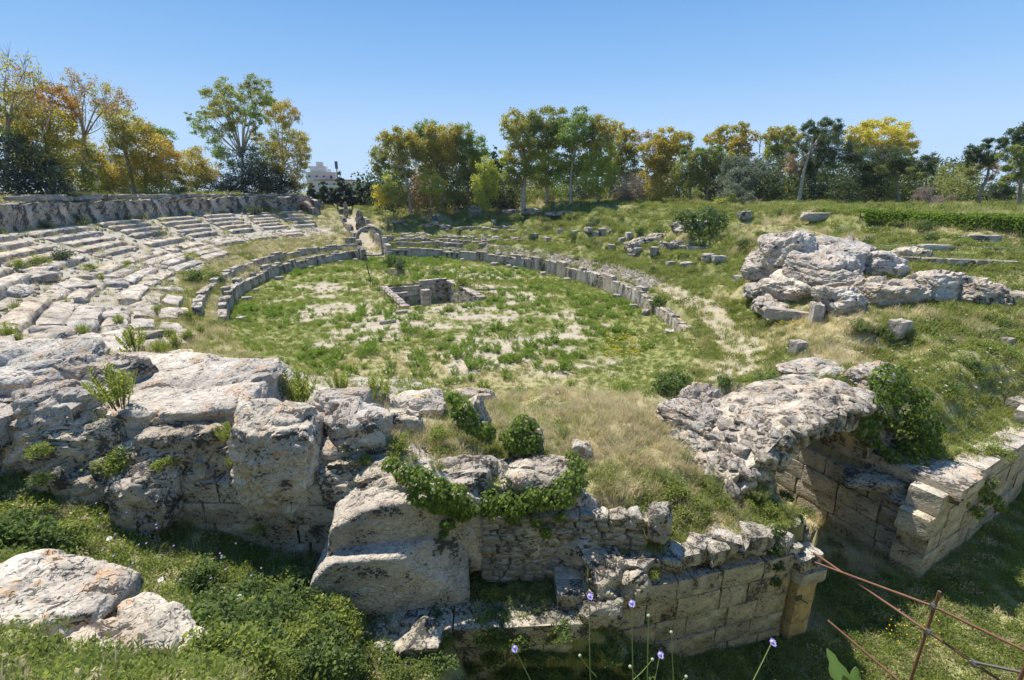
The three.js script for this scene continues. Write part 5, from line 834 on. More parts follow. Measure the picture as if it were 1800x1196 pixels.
function scatter(name, label, geo, list, mat = M.grass) {
  const m = new THREE.InstancedMesh(geo, mat, list.length), q = new THREE.Quaternion(), e = new THREE.Euler(), x = new THREE.Matrix4(), c = new THREE.Color();
  list.forEach((o, i) => { e.set(o.rx || 0, o.ry, 0); q.setFromEuler(e); x.compose(V(o.x, o.y, o.z), q, V(o.s, o.s * (o.sy || 1), o.s)); m.setMatrixAt(i, x); m.setColorAt(i, c.setRGB(...o.c)); });
  m.name = numbered(name); m.castShadow = m.receiveShadow = true; tag(m, label, null, null, 'stuff'); scene.add(m); return m;
}
const MWeed = M.leaf;
const steep = (x, F) => { const h = H(x, F), e = Math.max(.15, F * .006); return Math.max(Math.abs(H(x + e, F) - h), Math.abs(H(x, F + e) - h), Math.abs(H(x - e, F) - h), Math.abs(H(x, F - e) - h)) / e; };
{
  const r = rng(1234), lists = { short: [], short2: [], straw: [], straw2: [], mix: [], weed: [], weed2: [], litter: [] };
  const rings = [[1.5, 8, 60], [8, 16, 60], [16, 26, 26], [26, 40, 15], [40, 62, 9], [62, 90, 4.2], [90, 125, 1.7]];
  for (const [r0, r1, dens] of rings) {
    const area = Math.PI * (r1 * r1 - r0 * r0) * 118 / 360, N = Math.round(area * dens);
    for (let i = 0; i < N; i++) {
      const th = (r() * 118 - 59) * Math.PI / 180, R = Math.sqrt(mix(r0 * r0, r1 * r1, r())), x = Math.sin(th) * R, F = Math.cos(th) * R;
      if (F < 1.5) continue;
      const c = cover(x, F), a = c.a, b = c.b;
      if (c.k < 0 && a > PIT.a0 - .5 && a < PIT.a1 + .5 && b > PIT.b0 - .5 && b < PIT.b1 + .5) continue;
      if (c.k < 0 && F > 20 && r() < .2) continue;
      const keep = (1 - c.bare * (c.k > 0 ? .93 : .88)) * (1 - c.rock * .88); if (r() > keep) continue;
      if (steep(x, F) > 1.6) continue;
      const tall = 1 + 1.1 * Math.max(0, fbm(x * .22 + 70, 3, F * .22, 3)), size = lut([[2, .55], [8, .7], [16, .95], [40, 1.35], [80, 2.0], [120, 2.8]], R) * (.6 + r() * .7) * (c.k > 0 || F < 20 ? .75 + (tall - 1) * 1.3 : 1), y = H(x, F) - .03, ry = r() * 6.28, z = -F, j = .75 + r() * .5;
      const patch = fbm(x * .35, 9, F * .35, 3), dry = c.dry + patch * .8 + (r() - .5) * .5;
      const trenchy = F < frontF(x) && F < 20, inArena = c.k < 0 && F > 20;
      const green = [.30 * j, (.325 + .05 * patch) * j, .075 * j], gold = [.62 * j, .54 * j, .32 * j];
      if (trenchy) { if (Math.hypot(x + 7.2, F - 5.5) < 1.1 || Math.hypot(x + 5.4, F - 5.2) < .8) continue; const q = r(); if (q < .13) { (r() < .4 ? lists.straw : lists.straw2).push({ x, y, z, ry, s: Math.min(.75, size * .7), c: gold }); continue; } (q < .6 ? lists.weed : q < .8 ? lists.weed2 : lists.short).push({ x, y, z, ry, s: Math.min(.8, size * (.9 + r() * .4)), c: r() < .1 ? gold : [.25 * j, .31 * j, .065 * j] }); continue; }
      if (inArena) {
        const s = size * .55 * (patch > .05 ? 1.25 : 1); if (dry > .62) lists.straw2.push({ x, y, z, ry, s: s * .9, c: [.46 * j, .41 * j, .19 * j] }); else if (r() < .55) lists.short.push({ x, y, z, ry, s, c: [.29 * j, .345 * j, .06 * j] }); else lists.weed2.push({ x, y, z, ry, s: s * .9, c: [.24 * j, .3 * j, .06 * j] }); continue;
      }
      if (dry > .62 && r() < .8) (r() < .6 ? lists.straw : lists.straw2).push({ x, y, z, ry, s: size * .9, c: gold });
      else if (dry > .3) lists.mix.push({ x, y, z, ry, s: size * .8, c: r() < .5 ? green : [.40 * j, .38 * j, .15 * j] });
      else if (r() < .5) lists.short2.push({ x, y, z, ry, s: size * .85, c: green }); else lists.weed2.push({ x, y, z, ry, s: size, c: [.24 * j, .29 * j, .06 * j] });
    }
  }
  for (let i = 0; i < 80; i++) { const lx = mix(-3.6, 2.6, r()), lz = mix(42.6, 40.9, r()), c = Math.cos(.4367), s2 = Math.sin(.4367), j = .8 + r() * .4; if (fbm(lx * .8, 2, lz * .8, 2) < -.02) continue; lists.straw2.push({ x: CXX + lx * c + lz * s2, y: lut([[-4.2, 3.3], [-3.3, 3.9], [-1.8, 4.5], [0, 4.7], [1.8, 4.75], [2.7, 4.4]], lx) - .12 * (43.4 - lz), z: -CF - lx * s2 + lz * c, ry: r() * 6, s: .5 + r() * .3, c: r() < .3 ? [.24 * j, .28 * j, .06 * j] : [.56 * j, .46 * j, .26 * j] }); }
  scatter('short_grass', 'short green grass over the arena floor', bladeGeo(1, 34, .34, .26, .011, .7), lists.short);
  scatter('meadow_grass', 'green meadow grass on the slopes', bladeGeo(2, 34, .44, .26, .011, .7), lists.short2);
  scatter('dry_grass', 'tall straw-coloured dry grass on the mounds', bladeGeo(3, 38, .62, .24, .006, .6), lists.straw);
  scatter('dry_grass', 'low straw-coloured grass among the green', bladeGeo(4, 34, .40, .26, .007, .9), lists.straw2);
  scatter('mixed_grass', 'half-dry grass on the slopes', bladeGeo(5, 36, .50, .26, .008, .8), lists.mix);
  scatter('leafy_weeds', 'broad-leaved weeds in the shaded trench', weedGeo(6, 110, .32, .34, .075, .022, .35), lists.weed, MWeed);
  scatter('leafy_weeds', 'small-leaved weeds among the grass', weedGeo(7, 80, .3, .26, .085, .024, .5), lists.weed2, MWeed);
}
// shrub prototypes
function stemShrub(seed, n, h, rad, len, wid, cA, cB, perStem = 26) {
  const r = rng(seed), L = new Leaves(), stems = [], d = V(0, 0, 0), s = V(0, 0, 0);
  for (let i = 0; i < n; i++) {
    const a = r() * 6.283, q = Math.sqrt(r()), b = V(Math.cos(a) * q * rad * .35, -.05, Math.sin(a) * q * rad * .35), hh = h * (.6 + .5 * r()) * (1 - .25 * q), t = V(Math.cos(a) * q * rad, hh, Math.sin(a) * q * rad);
    if (i % 2 === 0) stems.push(tubeGeo([b, b.clone().lerp(t, .5).add(V(0, .04, 0)), t], .010, .004, 4, 2));
    for (let k = 0; k < perStem; k++) { const f = .25 + .75 * k / perStem, p = b.clone().lerp(t, f); d.set(Math.cos(k * 2.4 + a), .75 + r() * .5, Math.sin(k * 2.4 + a)).normalize(); rndDir(r, s).cross(d).normalize(); const j = .75 + r() * .5, m = r() * .6 + f * .4; L.add(p, d, s, len * (.7 + r() * .5), wid * (.7 + r() * .5), [mix(cA[0], cB[0], m) * j, mix(cA[1], cB[1], m) * j, mix(cA[2], cB[2], m) * j]); }
  }
  return { leaves: L.geo(), stems: mergeGeometries(stems) };
}
function domeShrub(seed, n, rad, h, len, wid, cA, cB) {
  const r = rng(seed), L = new Leaves(), stems = [], d = V(0, 0, 0), s = V(0, 0, 0), o = V(0, 0, 0), cl = [];
  for (let i = 0; i < 22; i++) { rndDir(r, d); const q = .35 + .6 * r(); cl.push(V(d.x * rad * q, Math.abs(d.y) * h * q + .05, d.z * rad * q)); if (i < 8) stems.push(tubeGeo([V(d.x * .05, -.08, d.z * .05), cl[i].clone().multiplyScalar(.6), cl[i]], .011, .004, 4, 2)); }
  for (let i = 0; i < n; i++) { const c = cl[Math.floor(r() * 22)]; rndDir(r, d); const q = Math.pow(r(), .5) * rad * .38; o.set(c.x + d.x * q, Math.max(-.03, c.y + d.y * q * .8), c.z + d.z * q); rndDir(r, d); d.y = d.y * .6 + .25; d.normalize(); rndDir(r, s).cross(d).normalize(); const j = .7 + r() * .6, m = r(); L.add(o, d, s, len * (.6 + r() * .7), wid * (.6 + r() * .7), [mix(cA[0], cB[0], m) * j, mix(cA[1], cB[1], m) * j, mix(cA[2], cB[2], m) * j]); }
  return { leaves: L.geo(), stems: mergeGeometries(stems) };
}
const YG1 = [.19, .26, .04], YG2 = [.38, .42, .07], DG1 = [.085, .14, .035], DG2 = [.20, .28, .06];
const SH = { fleabane: [0, 1, 2].map(i => stemShrub(40 + i, 30, .8, .42, .10, .016, YG1, YG2)), clump: [0, 1, 2, 3].map(i => stemShrub(50 + i, 20, .42, .34, .10, .018, [.14, .24, .035], [.27, .37, .05], 14)), bramble: [0, 1, 2, 3].map(i => domeShrub(60 + i, 950, .6, .55, .10, .036, DG1, DG2)), light: [0, 1, 2].map(i => domeShrub(70 + i, 850, .55, .5, .09, .026, YG1, [.34, .38, .08])), fennel: [0, 1].map(i => stemShrub(80 + i, 40, .7, .5, .10, .006, [.22, .28, .07], [.36, .40, .13], 44)), dark: [0, 1].map(i => domeShrub(90 + i, 800, .6, .6, .09, .03, [.07, .10, .05], [.14, .18, .09])) };
const shCount = {};
function shrub(kind, name, label, pos, s, group, sy = 1) {
  const i = shCount[kind] = (shCount[kind] || 0) + 1, v = SH[kind][i % SH[kind].length], g = thing(name, label, 'shrub', pos, group); g.scale.set(s, s * sy, s); g.rotation.y = i * 2.399;
  part('foliage', v.leaves, M.leaf, g); part('stems', v.stems, M.twig, g); return g;
}
function soloShrub(kind, name, label, pos, s, group, sy) { const i = shCount[kind] = (shCount[kind] || 0) + 1, v = SH[kind][i % SH[kind].length], m = single(name, v.leaves, M.leaf, label, 'shrub', pos, group); m.scale.set(s, s * (sy || 1), s); m.rotation.y = i * 2.399; return m; }
const sitAt = (px, py, F) => { const p = at(px, py, F); return p; };
// single shrubs on the ridge, each in its own place
[['fleabane', 208, 712, 10.6, 1.35, 'leafy green shrub growing between the tilted wedge and the brown rock'], ['fleabane', 522, 712, 11.6, 1.45, 'tall upright yellow-green shrub behind the largest upright block'], ['fleabane', 596, 692, 13.2, 1.0, 'feathery yellow-green shrub behind the long pale rock'], ['fleabane', 662, 708, 12.2, 1.15, 'upright yellow-green shrub right of the long pale rock'], ['light', 216, 825, 9.7, .95, 'bright lime shrub on the ledge above the knobbly boulder'], ['light', 285, 822, 9.5, .5, 'small shrub with orange base beside the bright lime shrub'], ['fleabane', 402, 778, 9.6, .6, 'spear-leaved plant growing in the crack beside the upright block'], ['fleabane', 408, 822, 9.7, .38, 'lower spear-leaved sprig under the crack plant'], ['light', 70, 800, 9.4, .5, 'straggling weeds hanging on the shaded rock at left'], ['light', 75, 850, 9.2, .5, 'pale spiky weeds low on the shaded rock at left'], ['fleabane', 750, 722, 12, .7, 'small yellow-green shrub behind the egg-shaped stone'], ['light', 770, 770, 10.9, .6, 'weeds between the egg-shaped stone and the pointed rock'], ['light', 700, 792, 10.2, .5, 'weeds on the crest left of the ivy'], ['light', 640, 815, 9.9, .4, 'flowering weeds in the cleft left of the stepped outcrop'], ['light', 605, 905, 9.2, .4, 'weeds in the dark cleft beside the stepped outcrop'], ['light', 455, 935, 9.1, .35, 'pale fern-like sprig against the dressed wall'],
  ['fennel', 1290, 842, 11.6, .95, 'feathery pale green fennel on the rubble foot of the arch'], ['fennel', 1255, 870, 11.0, .8, 'feathery fennel left of the larger one on the mound'], ['light', 1225, 905, 10.4, .8, 'bushy weeds on the mound above the coping'], ['fennel', 1330, 880, 10.9, .7, 'feathery weeds above the gate pillar'], ['light', 1190, 870, 10.8, .8, 'weeds at the left of the mound over the coping'], ['fennel', 1300, 920, 10.2, .6, 'weeds leaning over the coping near the pillar'], ['light', 1380, 920, 10.3, .45, 'ivy tuft behind the pillar cap'], ['light', 1255, 992, 9.3, .28, 'round green tuft growing out of the ashlar joints'], ['light', 1150, 1010, 8.8, .35, 'weed tuft hanging beside the twin corner block'], ['fennel', 920, 1080, 8.55, 1.0, 'large pale feathery weed on the grassy ledge'], ['light', 1000, 1075, 8.5, .6, 'leafy weed hanging over the low wall'], ['light', 870, 1060, 8.6, .6, 'weeds at the foot of the stepped outcrop on the ledge'], ['bramble', 1120, 915, 9.5, .45, 'green creeper over the right end of the rubble wall'], ['bramble', 1185, 690, 18.5, 1.5, 'dense green bush behind the rubble mass at the arena edge'], ['bramble', 1160, 545, 33, 1.6, 'ivy bush draped over the arena wall at right'], ['bramble', 1150, 480, 44, 1.1, 'low ivy bush on the right arena wall'], ['light', 1740, 830, 13.5, .8, 'bright hanging bush over the wing wall'], ['light', 1705, 800, 14, .6, 'small leafy bush above the wing wall corner']].forEach(([k, px, py, F, s, l]) => { const p = at(px, py, F), h = H(p.x, F); if (p.y > h + .1 && F > 10.9) p.copy(onGround(px, py)); shrub(k, k === 'fennel' ? 'fennel_plant' : 'green_shrub', l, p, s); });
{ const r = rng(88); for (let i = 0; i < 26; i++) { const px = 690 + r() * 330, py = 745 + r() * 130, p = onGround(px, py); if (-p.z > 13 || -p.z < 9.7) continue; shrub(r() < .6 ? 'light' : 'fennel', 'mound_weed', 'weed tuft on the mound between the ivy-clad rocks', p, .3 + r() * .3, 'weeds on the mound between the ivy-clad rocks'); } for (let i = 0; i < 30; i++) { const px = 1170 + r() * 220, py = 800 + r() * 130, p = onGround(px, py); if (-p.z > 13 || -p.z < 9.2) continue; shrub(r() < .5 ? 'light' : 'fennel', 'mound_weed', 'weed tuft on the mound above the ashlar wall', p, .35 + r() * .35, 'weeds on the mound above the ashlar wall'); } }
// shrubs among the left seats
[[112, 465, 'dark', 1.3], [40, 478, 'light', .9], [70, 470, 'light', 1.1], [160, 480, 'light', .8], [20, 605, 'fleabane', .8], [212, 580, 'fleabane', .7], [240, 628, 'fleabane', .9], [285, 632, 'fleabane', .8], [312, 618, 'fleabane', .8], [150, 598, 'fleabane', .7], [36, 612, 'fleabane', .5], [335, 565, 'fleabane', .7], [180, 500, 'fleabane', .6], [120, 545, 'fleabane', .5], [345, 500, 'bramble', 1.3], [380, 500, 'bramble', 1.2], [300, 600, 'light', .7], [330, 600, 'light', .7], [355, 592, 'fleabane', .6], [30, 555, 'light', .6], [15, 590, 'light', .6], [225, 470, 'light', .6], [330, 460, 'light', .6], [275, 555, 'fleabane', .5]].forEach(([px, py, k, s], i) => shrub(k, 'green_shrub', k === 'dark' ? 'darkest rounded bush among the left seats' : k === 'bramble' ? 'ivy thicket at the near end of the left arena wall' : 'yellow-green shrub rooted between the worn seats at left', onGround(px, py).add(V(0, .28, 0)), s * 1.35, k === 'dark' ? undefined : 'shrubs rooted among the left seats'));
{ const r = rng(321); for (let i = 0; i < 20; i++) { const th = mix(-18, -112, (i + r() * .8) / 20) * Math.PI / 180, low = r() < .5, [x, F] = onEll(low ? .945 : 1.0 + r() * .04, th); soloShrub(r() < .5 ? 'dark' : 'light', 'wall_bush', low ? 'bush growing at the foot of the left rim wall' : 'bush growing on the top of the left rim wall', V(x, low ? leftH(.93) + .1 : 9.9, -F), 1.0 + r() * 1.3, low ? 'bushes at the foot of the rim wall' : 'bushes on top of the rim wall', .9); } }
// brambles that fill the trench at the left and the foot of the walls
{
  const r = rng(606), grp = 'brambles filling the trench'; let n = 0;
  for (let i = 0; i < 900 && n < 190; i++) {
    const px = r() * 620 - 20, py = 870 + r() * 330; if (py < lut([[0, 930], [120, 950], [300, 1010], [450, 1035], [540, 1050], [640, 1130]], px)) continue;
    
    const p = onGround(px, py); if (-p.z > 9.6 || -p.z < 3) continue; if (px < 345 && py > 970 ) continue; n++; shrub(r() < .45 ? 'light' : 'bramble', 'bramble_bush', 'bramble bush in the tangle filling the trench at bottom left', p, .4 + r() * r() * .7, grp, .7 + r() * .5);
  }
  const g2 = 'dark creeper bushes at the foot of the passage walls';
  for (let i = 0, m = 0; i < 900 && m < 110; i++) {
    const px = 560 + r() * 1240, py = 880 + r() * 316; const p = onGround(px, py), F = -p.z; if (F > frontF(p.x) - .2 && !(p.x > 7.3 && p.x < 12)) continue; if (F > 16 || F < 6) continue;
    const sunny = px > 1440 && py > lut([[1440, 1135], [1600, 1105], [1700, 1060], [1800, 1030]], px); if (sunny && r() < .8) continue; if (px > 1010 && px < 1420 && py < 1080) continue; m++;
    shrub(r() < .75 ? 'bramble' : 'light', 'creeper_bush', 'low dark creeper bush covering the ground below the passage walls', p.add(V(0, -.08, 0)), .35 + r() * .45, g2, .6);
  }
}
{ const r = rng(4242); for (let i = 0; i < 34; i++) { const x = i < 18 ? mix(-2.4, -.2, r()) : mix(-.2, 2.2, r()), F = mix(6.0, 7.6, r()); shrub(r() < .6 ? 'bramble' : 'light', 'creeper_bush', 'creeper bush crowding the foot of the low centre wall', G(x, F, -.05), .28 + r() * .3, 'creeper bushes at the foot of the low centre wall', .8); } [[7.35, 10.6], [7.0, 11.0], [6.6, 11.3], [7.6, 11.5], [7.1, 11.8]].forEach(([x, F], i) => shrub('bramble', 'creeper_bush', `creeper on the passage edge behind the gate pillar, ${ORD[i]} from the pillar`, V(x, 2.75, -F), .42, 'creepers behind the gate pillar', 1.3)); }
// green clumps of the arena floor: 300 by themselves, the rest together
{
  const r = rng(707), rest = [], pts = [];
  for (let i = 0; i < 9000 && pts.length < 900; i++) { const a = (r() * 2 - 1) * 33, b = (r() * 2 - 1) * 19; const [x, F] = toXF(a, b), k = ellK(a, b); if (k > -.03 || F < 22) continue; if (a > PIT.a0 - 1 && a < PIT.a1 + 1 && b > PIT.b0 - 1 && b < PIT.b1 + 1) continue; const q = fbm(x * .11 + 5, 3, F * .11, 3); if (r() > .32 + q * 2.2) continue; pts.push([x, F, .75 + r() * r() * 1.2]); }
  pts.sort((p, q) => p[1] / p[2] - q[1] / q[2]);
  pts.forEach(([x, F, s], i) => { const p = G(x, F, -.03); if (i < 300) soloShrub('clump', 'weed_clump', 'bright green leafy clump growing on the arena floor', p, s * 1.15, 'green clumps on the arena floor'); else rest.push({ x: p.x, y: p.y, z: p.z, ry: r() * 6, s: s * 1.2, c: [1, 1, 1] }); });
  scatter('small_weed_clumps', 'smaller green clumps further across the arena floor', SH.clump[0].leaves, rest, M.leaf);
  // bushes over the right and far slopes
  const sl = []; for (let i = 0; i < 6000 && sl.length < 230; i++) { const px = 640 + r() * 1160, py = 365 + r() * 330, p = onGround(px, py), c = cover(p.x, -p.z); if (c.k < .1 || c.b < 0 || -p.z < 14 || c.bare > .5) continue; if (fbm(p.x * .1, 4, p.z * .1, 2) < -.05 && r() < .7) continue; sl.push(p); }
  sl.forEach((p, i) => { const far = -p.z > 45; (far ? soloShrub : shrub)(['bramble', 'light', 'fennel', 'light'][i % 4], 'slope_bush', far ? 'low green bush on the far grassy terraces' : 'leafy bush in the tall grass of the near right slope', p.add(V(0, -.05, 0)), (far ? 1.3 : .8) * (.7 + r() * .7), far ? 'bushes on the far terraces' : 'bushes on the near right slope', far ? .7 : .8); });
  [[692, 363, 'dark', 3.2, 'dark round bush on the far rim right of the gate'], [1045, 398, 'dark', 2.2, 'agave-like grey bush on the right mounds'], [548, 372, 'light', 2, 'green bush at the foot of the brick arches'], [445, 378, 'dark', 3, 'dark bush against the far left rim wall'], [232, 372, 'dark', 2.6, 'dark hollow bush against the middle of the rim wall'], [665, 372, 'light', 2.5, 'bush by the far gate'], [690, 468, 'bramble', 3.2, 'dark bush filling the sunken trench behind the pit'], [705, 472, 'dark', 2.0, 'second dark bush in the sunken trench behind the pit'], [812, 520, 'light', 2.6, 'grey-green bush against the right wall of the pit'], [1160, 418, 'bramble', 2.4, 'bramble sprawling over the fallen vault ruin'], [1250, 392, 'bramble', 2.6, 'dark bramble at the upper end of the vault ruin'], [1000, 385, 'light', 2, 'green bush on the far terrace mound'], [700, 515, 'light', 1.2, 'weedy bush on the left lip of the pit'], [735, 545, 'light', 1.0, 'weedy bush at the near lip of the pit'], [790, 548, 'fennel', 1.2, 'feathery weeds at the near right lip of the pit'], [765, 484, 'bramble', 1.4, 'creeper over the back wall of the pit']].forEach(([px, py, k, s, l]) => shrub(k, 'round_bush', l, onGround(px, py).add(V(0, -.1, 0)), s));
}
// ---------------------------------------------------------------- ivy: leaves lying on the outside of a chain of swells
function ivy(label, spheres, n, len, cA, cB, seed, hang = 0) {
  { const q = rng(seed + 300), extra = []; for (const [c, R] of spheres) for (let k = 0; k < 3; k++) { const d = rndDir(q); extra.push([c.clone().add(V(d.x * R, d.y * R * .9 - R * .1, d.z * R * .6)), R * (.25 + .4 * q())]); } spheres = spheres.map(([c, R]) => [c, R * (.7 + .4 * q())]).concat(extra); }
  const r = rng(seed), L = new Leaves(), d = V(0, 0, 0), s = V(0, 0, 0), o = V(0, 0, 0), nn = V(0, 0, 0), vines = [], base = spheres[0][0].clone();
  const W = spheres.map(q => q[1] * q[1]), T = W.reduce((a, b) => a + b, 0);
  for (let i = 0, made = 0; i < n * 4 && made < n; i++) {
    let t = r() * T, k = 0; while (t > W[k] && k < W.length - 1) t -= W[k++]; const [c, R] = spheres[k]; rndDir(r, nn); o.copy(c).addScaledVector(nn, R * (.86 + .22 * r())); o.y += fbm(o.x * 2, o.y * 2, o.z * 2, 2) * R * .3;
    if (spheres.some(([c2, R2], m) => m !== k && o.distanceTo(c2) < R2 * .8)) continue; made++;
    d.set(nn.x * .5 + (r() - .5), -.55 - hang * r() + nn.y * .2, nn.z * .5 + (r() - .5)).normalize(); s.crossVectors(d, nn).normalize(); const j = .7 + r() * .6, m = r() * r(); o.sub(base); L.add(o, d, s, len * (.6 + r() * .7), len * .42 * (.6 + r() * .7), [mix(cA[0], cB[0], m) * j, mix(cA[1], cB[1], m) * j, mix(cA[2], cB[2], m) * j], .12); o.add(base);
  }
  for (let k = 0; k + 1 < spheres.length / 4; k++) vines.push(tubeGeo([spheres[k][0].clone().sub(base), spheres[k][0].clone().lerp(spheres[k + 1][0], .5).sub(base).add(V(0, .03, .02)), spheres[k + 1][0].clone().sub(base)], .012, .008, 5, 3));
  const g = thing('ivy', label, 'ivy', base); part('leaves', L.geo(), M.leaf, g); part('vine_stem', mergeGeometries(vines), M.twig, g); return g;
}
const sp = (px, py, F, R) => [at(px, py, F), R];
const I1 = [.12, .20, .03], I2 = [.36, .44, .06];
ivy('band of bright ivy draped across the top of the stepped outcrop', [sp(685, 815, 9.0, .14), sp(708, 828, 8.9, .2), sp(735, 842, 8.85, .26), sp(765, 858, 8.85, .3), sp(795, 872, 8.9, .32), sp(770, 882, 8.75, .24), sp(740, 868, 8.75, .22), sp(815, 885, 9.0, .26)], 3200, .085, I1, I2, 1);
ivy('dark tail of ivy hanging below the ivy band', [sp(800, 895, 9.0, .15), sp(790, 920, 8.95, .14), sp(780, 935, 8.95, .1)], 500, .075, I1, DG2, 2, .5);
ivy('curved garland of ivy ringing the hollow rock', [sp(822, 872, 9.6, .26), sp(845, 882, 9.45, .26), sp(868, 886, 9.35, .26), sp(895, 885, 9.3, .28), sp(925, 880, 9.3, .3), sp(955, 874, 9.35, .3), sp(985, 860, 9.45, .28), sp(1006, 840, 9.6, .26), sp(1014, 818, 9.9, .2), sp(1008, 800, 10.2, .14)], 3600, .085, I1, I2, 3);
ivy('ivy clothing the pointed rock on the mound', [sp(812, 715, 11.3, .24), sp(820, 738, 11.2, .26), sp(845, 755, 11.1, .26), sp(800, 700, 11.4, .16)], 1500, .085, I1, I2, 4);
ivy('ivy covering the rock stump beside the pointed rock', [sp(918, 745, 10.9, .3), sp(925, 772, 10.8, .34), sp(905, 770, 10.8, .28), sp(935, 795, 10.7, .28)], 2000, .085, I1, I2, 5);
{ const r = rng(66), q = []; for (let i = 0; i < 44; i++) { const t = r(), px = mix(1500, 1645, Math.sqrt(r())), py = lut([[1500, 690], [1560, 655], [1645, 690]], px) + t * lut([[1500, 50], [1560, 150], [1645, 130]], px); q.push(sp(px, py, 13.9 - t * .9 + (r() - .5) * .5, .13 + r() * .27)); } q.sort((a, b) => b[0].y - a[0].y); ivy('great curtain of ivy hanging over the right foot of the arch', q, 7000, .10, [.09, .16, .025], [.32, .42, .05], 6, .6); }
ivy('ivy trailing over the rubble wall top', [sp(905, 905, 9.2, .14), sp(940, 912, 9.2, .14), sp(985, 908, 9.2, .12), sp(960, 935, 9.1, .1)], 500, .07, I1, I2, 7);
ivy('ivy hanging from the joints between ashlar wall and gate pillar', [sp(1360, 960, 9.55, .14), sp(1366, 990, 9.5, .13), sp(1362, 1020, 9.45, .12), sp(1372, 930, 9.7, .16)], 700, .07, [.06, .1, .02], DG2, 8, .6);
ivy('creeper dangling over the wing wall near the right edge', [sp(1735, 850, 13.0, .25), sp(1745, 875, 12.9, .22), sp(1725, 900, 12.6, .16), sp(1760, 890, 13.0, .14)], 900, .08, I1, I2, 9, .6);
ivy('ivy on top of the passage wall near the corner slab', [sp(1680, 850, 13.0, .25), sp(1650, 860, 12.9, .18), sp(1690, 880, 12.7, .18)], 700, .08, I1, I2, 10);
ivy('creeper over the fallen vault on the far right slope', [sp(1240, 385, 61, 1.6), sp(1260, 388, 61, 1.5), sp(1205, 382, 61, 1.2)], 1500, .3, DG1, DG2, 11);
// clipped hedge on the right
{
  const parts = [[1510, 1590], [1592, 1700], [1702, 1765], [1767, 1799]];
  parts.forEach(([a, b], i) => { const L = new Leaves(), r = rng(400 + i), d = V(0, 0, 0), s = V(0, 0, 0), P = onGround(a, lut([[1510, 392], [1850, 412]], a)), Q = onGround(Math.min(b, 1799), lut([[1510, 392], [1850, 412]], b)); const u = Q.clone().sub(P), base = P.clone(); for (let k = 0; k < 5200 * Math.min(1, u.length() / 5); k++) { const t = r(), f = r(), w = .75, h = .95 + .6 * fbm(t * 9 + i * 5, 2, 3, 2); const side = r(); const o = u.clone().multiplyScalar(t); if (side < .5) { o.add(V((r() - .5) * .2, h * f, w + (r() - .5) * .3)); } else { o.add(V(0, h + (r() - .5) * .3, (r() * 2 - 1) * w)); } rndDir(r, d); d.y = Math.abs(d.y) * .7 + .1; d.normalize(); rndDir(r, s).cross(d).normalize(); const j = .7 + r() * .6; L.add(o, d, s, .22, .07, [.22 * j, .33 * j, .04 * j]); }
    const g = thing('clipped_hedge', `clipped bright green hedge on the right meadow, ${ORD[i]} length from the left`, 'hedge', base, 'lengths of the clipped hedge'); part('foliage', L.geo(), M.leaf, g); part('stems', mergeGeometries([0, .2, .4, .6, .8, 1].map(t => cyl(u.clone().multiplyScalar(t).add(V(0, -.1, 0)), u.clone().multiplyScalar(t).add(V(0, 1.1, 0)), .05))), M.twig, g); });
  shrub('light', 'green_shrub', 'bright clipped shrub behind the stone heap', onGround(1448, 376), 2.2, undefined, .8);
}
